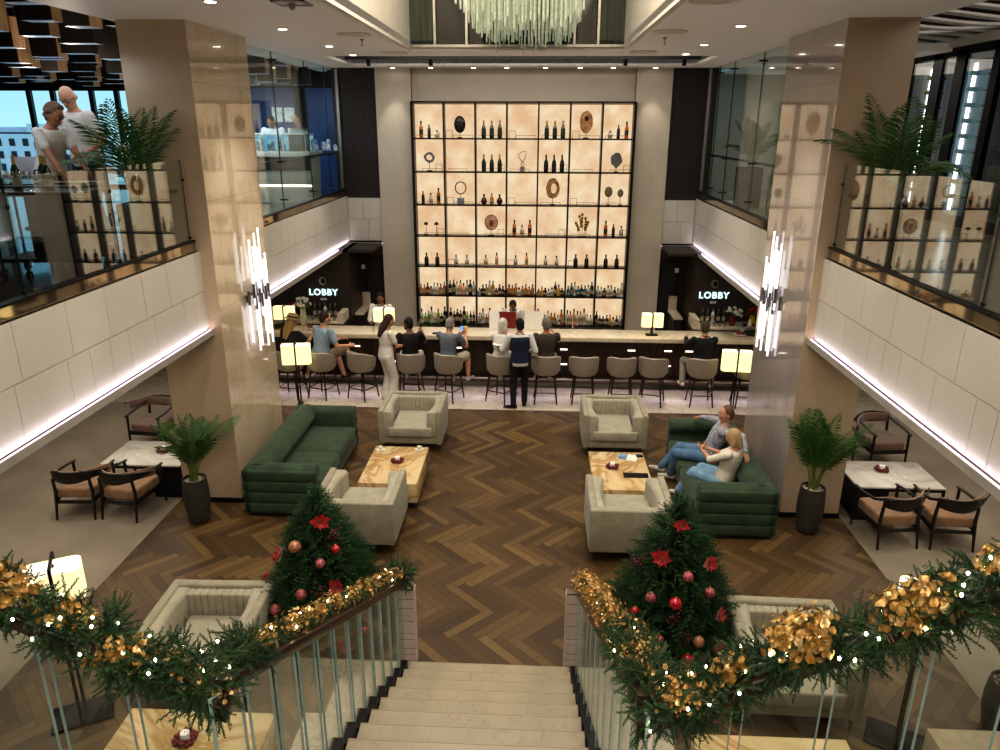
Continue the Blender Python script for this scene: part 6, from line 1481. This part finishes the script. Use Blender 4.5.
for (x, y, lab) in ((-7.0, 11.55, 'dark cafe chair under the woman at the laptop'), (-6.15, 12.85, 'dark cafe chair under the blond guest')):
    t = thing('cafe_chair', lab, 'chair', (x, y, UF), PI); ob('seat', MB().box(-.22, .22, -.22, .22, .36, .40), M['cchair'], t, bevel=.01); ob('backrest', MB().box(-.22, .22, -.27, -.24, .4, .8), M['cchair'], t, bevel=.01)
    for sx in (-1, 1):
        for sy in (-1, 1): ob('leg', MB().tube([(sx * .2, sy * .2, 0), (sx * .19, sy * .19, .37)], .014, 8), M['black'], t)
person('cook with black hair and white jacket behind the cafe display counter, looking down', (-5.08, 15.9, UF), PI, skin='tan', sc=.97, hair=('short', '#0f0d0d'), top=('#e6e6e8', 'long'), bottom=('trousers', '#22222a'), head=(0, -40), lean=8, hands={-1: (-.2, .35, 1.05), 1: (.15, .38, 1.05)}, vox=.011)
person('staff member in black behind the cafe display counter beside the register', (-4.72, 16.4, UF), PI - .6, skin='fair', sc=.98, hair=('short', '#1c1612'), top=('#1b1b20', 'long'), bottom=('trousers', '#22222a'), head=(0, -10), hands={-1: (-.2, .35, 1.05), 1: (.15, .38, 1.05)}, vox=.011)
# --- couple on the right sofa (sofa seat .43, back along x=3.43, opening towards -x)
person('man in a checked shirt and jeans sprawled on the right sofa, arms along its back', (2.88, 9.78, .0), PI / 2 - .3, sc=1.0, skin='fair', hair=('short', '#6a5038'), top=('#b9bac2', 'long', '#6f7686'), bottom=('trousers', '#5d7d9c', '#4b6a8a'), shoes='#b8b3ab',
       hz=.52, lean=-22, head=(30, -24), hands={-1: (-.50, -.50, .82), 1: (.6, .2, .82), 'n-1': (0, .2, -1), 'n1': (0, .2, -1), 'c': .8}, poles={-1: (-.3, -1, .2), 1: (.5, -.6, .6)},
       feet={-1: (-.02, .5, .12), 1: (.13, .66, .14), 'dir': {-1: (.1, 1, 0), 1: (.2, 1, .1)}}, kpoles={-1: (-.35, .3, 1), 1: (.3, .2, 1)}, vox=.008)
person('blonde woman in a white blouse and pale blue trousers on the right sofa', (2.93, 9.04, .0), .88, sc=.95, female=True, skin='fair', hair=('bob', '#b89f76'), top=('#e4dfd3', 'half', '#d6d0c3'), bottom=('wide', '#86a9c4', '#7398b6'), shoes='#d9d4cb',
       hz=.52, lean=-13, head=(8, -30), hands={-1: (-.05, .34, .86), 1: (.10, .33, .84), 'n-1': (.5, 0, .6), 'n1': (-.5, 0, .6)}, poles={-1: (-.6, 0, -1), 1: (.6, 0, -1)},
       feet={-1: (-.02, .62, .12), 1: (.14, .60, .1)}, kpoles={-1: (0, .2, 1), 1: (.2, .2, 1)}, vox=.008)
tag(ob('phone', MB().box(-.035, .035, -.005, .005, -.07, .07), M['blackm'], loc=(2.68, 9.27, .835), rot=(.5, .2, 1.2), bevel=.003), 'dark phone held by the blonde woman on the right sofa', 'phone')
tag(ob('phone', MB().box(-.04, .04, -.005, .005, -.07, .07), emis('phone_screen', '#6ea6e8', 1.2), loc=(-.98, 13.52, 1.27), rot=(.3, 0, -.3), bevel=.003), 'lit blue phone held by the grey-haired man at the bar', 'phone')
tag(ob('plate', MB().lathe([(.05, 0), (.12, .02), (.115, .024), (.05, .006)], 20), M['white'], loc=(-.27, 13.02, 1.12)), 'white plate carried in the waiter left hand', 'plate')
# bar-top items stand on the counter
for o in list(SC.objects):
    if o.parent is None and 1.12 < o.location.z < 1.14 and 13.9 < o.location.y < 14.7 and abs(o.location.x) < 5.6: o.location.y -= .37
# ------------------------------------------------------------------ lights
def light(kind, name, loc, energy, color=(1, .9, .78), size=.1, rot=(0, 0, 0), spot=None, blend=.6, sy=None):
    d = bpy.data.lights.new(name, kind); d.energy = energy; d.color = color
    if kind == 'AREA':
        d.size = size
        if sy: d.shape = 'RECTANGLE'; d.size_y = sy
    else: d.shadow_soft_size = size
    if spot: d.spot_size = math.radians(spot); d.spot_blend = blend
    o = bpy.data.objects.new(name, d); COL.objects.link(o); o.location = loc; o.rotation_euler = rot; return o
warm = (1, .89, .76)
for i, (x, y) in enumerate(((-2.76, 9.75), (-2.75, 11.85), (2.7, 9.57), (2.73, 11.71), (-2.75, 7.6), (2.7, 7.6), (-2.75, 5.4), (2.7, 5.4), (-2.74, 13.3), (2.75, 13.2))):
    light('SPOT', 'downlight', (x, y, 6.0), 170, warm, .06, spot=75)
for i, x in enumerate((-2.6, -1.82, -.95, -.28, .5, 1.2, 1.86, 2.7)):
    light('SPOT', 'wall_washer', (x, 16.0, 5.99), 40, warm, .03, rot=(math.radians(4), 0, 0), spot=56)
light('AREA', 'coffer_fill', (0, 7.6, 7.6), 330, (1, .88, .74), 3.0, sy=7)  # unseen area lamp added as soft fill down through the coffer
light('AREA', 'fill_front', (0, -2.5, 5.9), 260, (1, .9, .8), 6, sy=4)
light('AREA', 'stair_light', (0, 2.6, 6.0), 60, (1, .9, .78), 2.5, sy=2)
for x in (-6, 6): light('AREA', 'underbalcony', (x, 8.5, 2.42), 75, (1, .88, .74), 2.5, sy=9)
for x, y in ((-5.0, 9.3), (5.2, 9.2), (-5.4, 8.4), (5.3, 8.3), (-5.5, 6.5), (5.5, 6.5)): light('SPOT', 'table_spot', (x, y, 2.4), 22, warm, .04, spot=70)
for x in (-3.2, -1.6, 0, 1.6, 3.2): light('SPOT', 'bar_spot', (x, 13.7, 6.0), 110, warm, .05, spot=50)
for s in (-1, 1):
    for y0_, y1_, e in ((-4, 8.9, 11), (10.9, 16.3, 5)):
        light('AREA', 'cladding_wash', (s * 3.712 + (0.0 if s < 0 else .012), (y0_ + y1_) / 2, 2.475), e, (.98, .86, 1), .03, sy=y1_ - y0_, rot=(0, -s * 2.55, 0))
light('AREA', 'cafe_light', (-5.6, 14.2, 5.7), 110, (.75, .88, 1), 2, sy=4)
light('AREA', 'cafe_near_light', (-6, 8.5, 5.7), 60, (.8, .88, 1), 3, sy=5)
light('AREA', 'upper_right_light', (6.0, 15, 5.95), 55, warm, 2, sy=4)
light('AREA', 'upper_right_near_light', (5.5, 8, 6.4), 40, (1, .95, .9), 1.5, sy=6)
light('AREA', 'back_wall_wash', (0, 14.3, 6.4), 120, (1, .9, .8), 5.5, sy=1.0, rot=(math.radians(25), 0, 0))
for x, y in ((-5.4, 7), (-5.6, 10), (-5.4, 13.5), (-7.5, 12)): light('POINT', 'block_fill', (x, y, 5.55), 14, (1, .86, .72), .08)  # unseen point lights added to brighten the hanging blocks
w = bpy.data.worlds.new('world'); SC.world = w; w.use_nodes = True
N = NT(w); N.n.clear()
o = N.new('ShaderNodeOutputWorld'); bg = N.new('ShaderNodeBackground'); tc = N.new('ShaderNodeTexCoord'); s = N.new('ShaderNodeSeparateXYZ')
N.l.new(tc.outputs['Generated'], s.inputs[0])
N.l.new(N.ramp(s.outputs[2], [(.0, hexc('#b5e6f8')), (.25, hexc('#55b4ee')), (1, hexc('#1c66c0'))]), bg.inputs[0]); bg.inputs[1].default_value = 1.1
N.l.new(bg.outputs[0], o.inputs[0])
SC.view_settings.view_transform = 'Standard'; SC.view_settings.look = 'Medium High Contrast'; SC.view_settings.exposure = .04; SC.view_settings.gamma = 1
SC.cycles.use_denoising = True
SC.cycles.max_bounces = 8; SC.cycles.transparent_max_bounces = 24; SC.cycles.glossy_bounces = 4; SC.cycles.diffuse_bounces = 4
SC.cycles.sample_clamp_indirect = 6; SC.cycles.caustics_reflective = False; SC.cycles.caustics_refractive = False
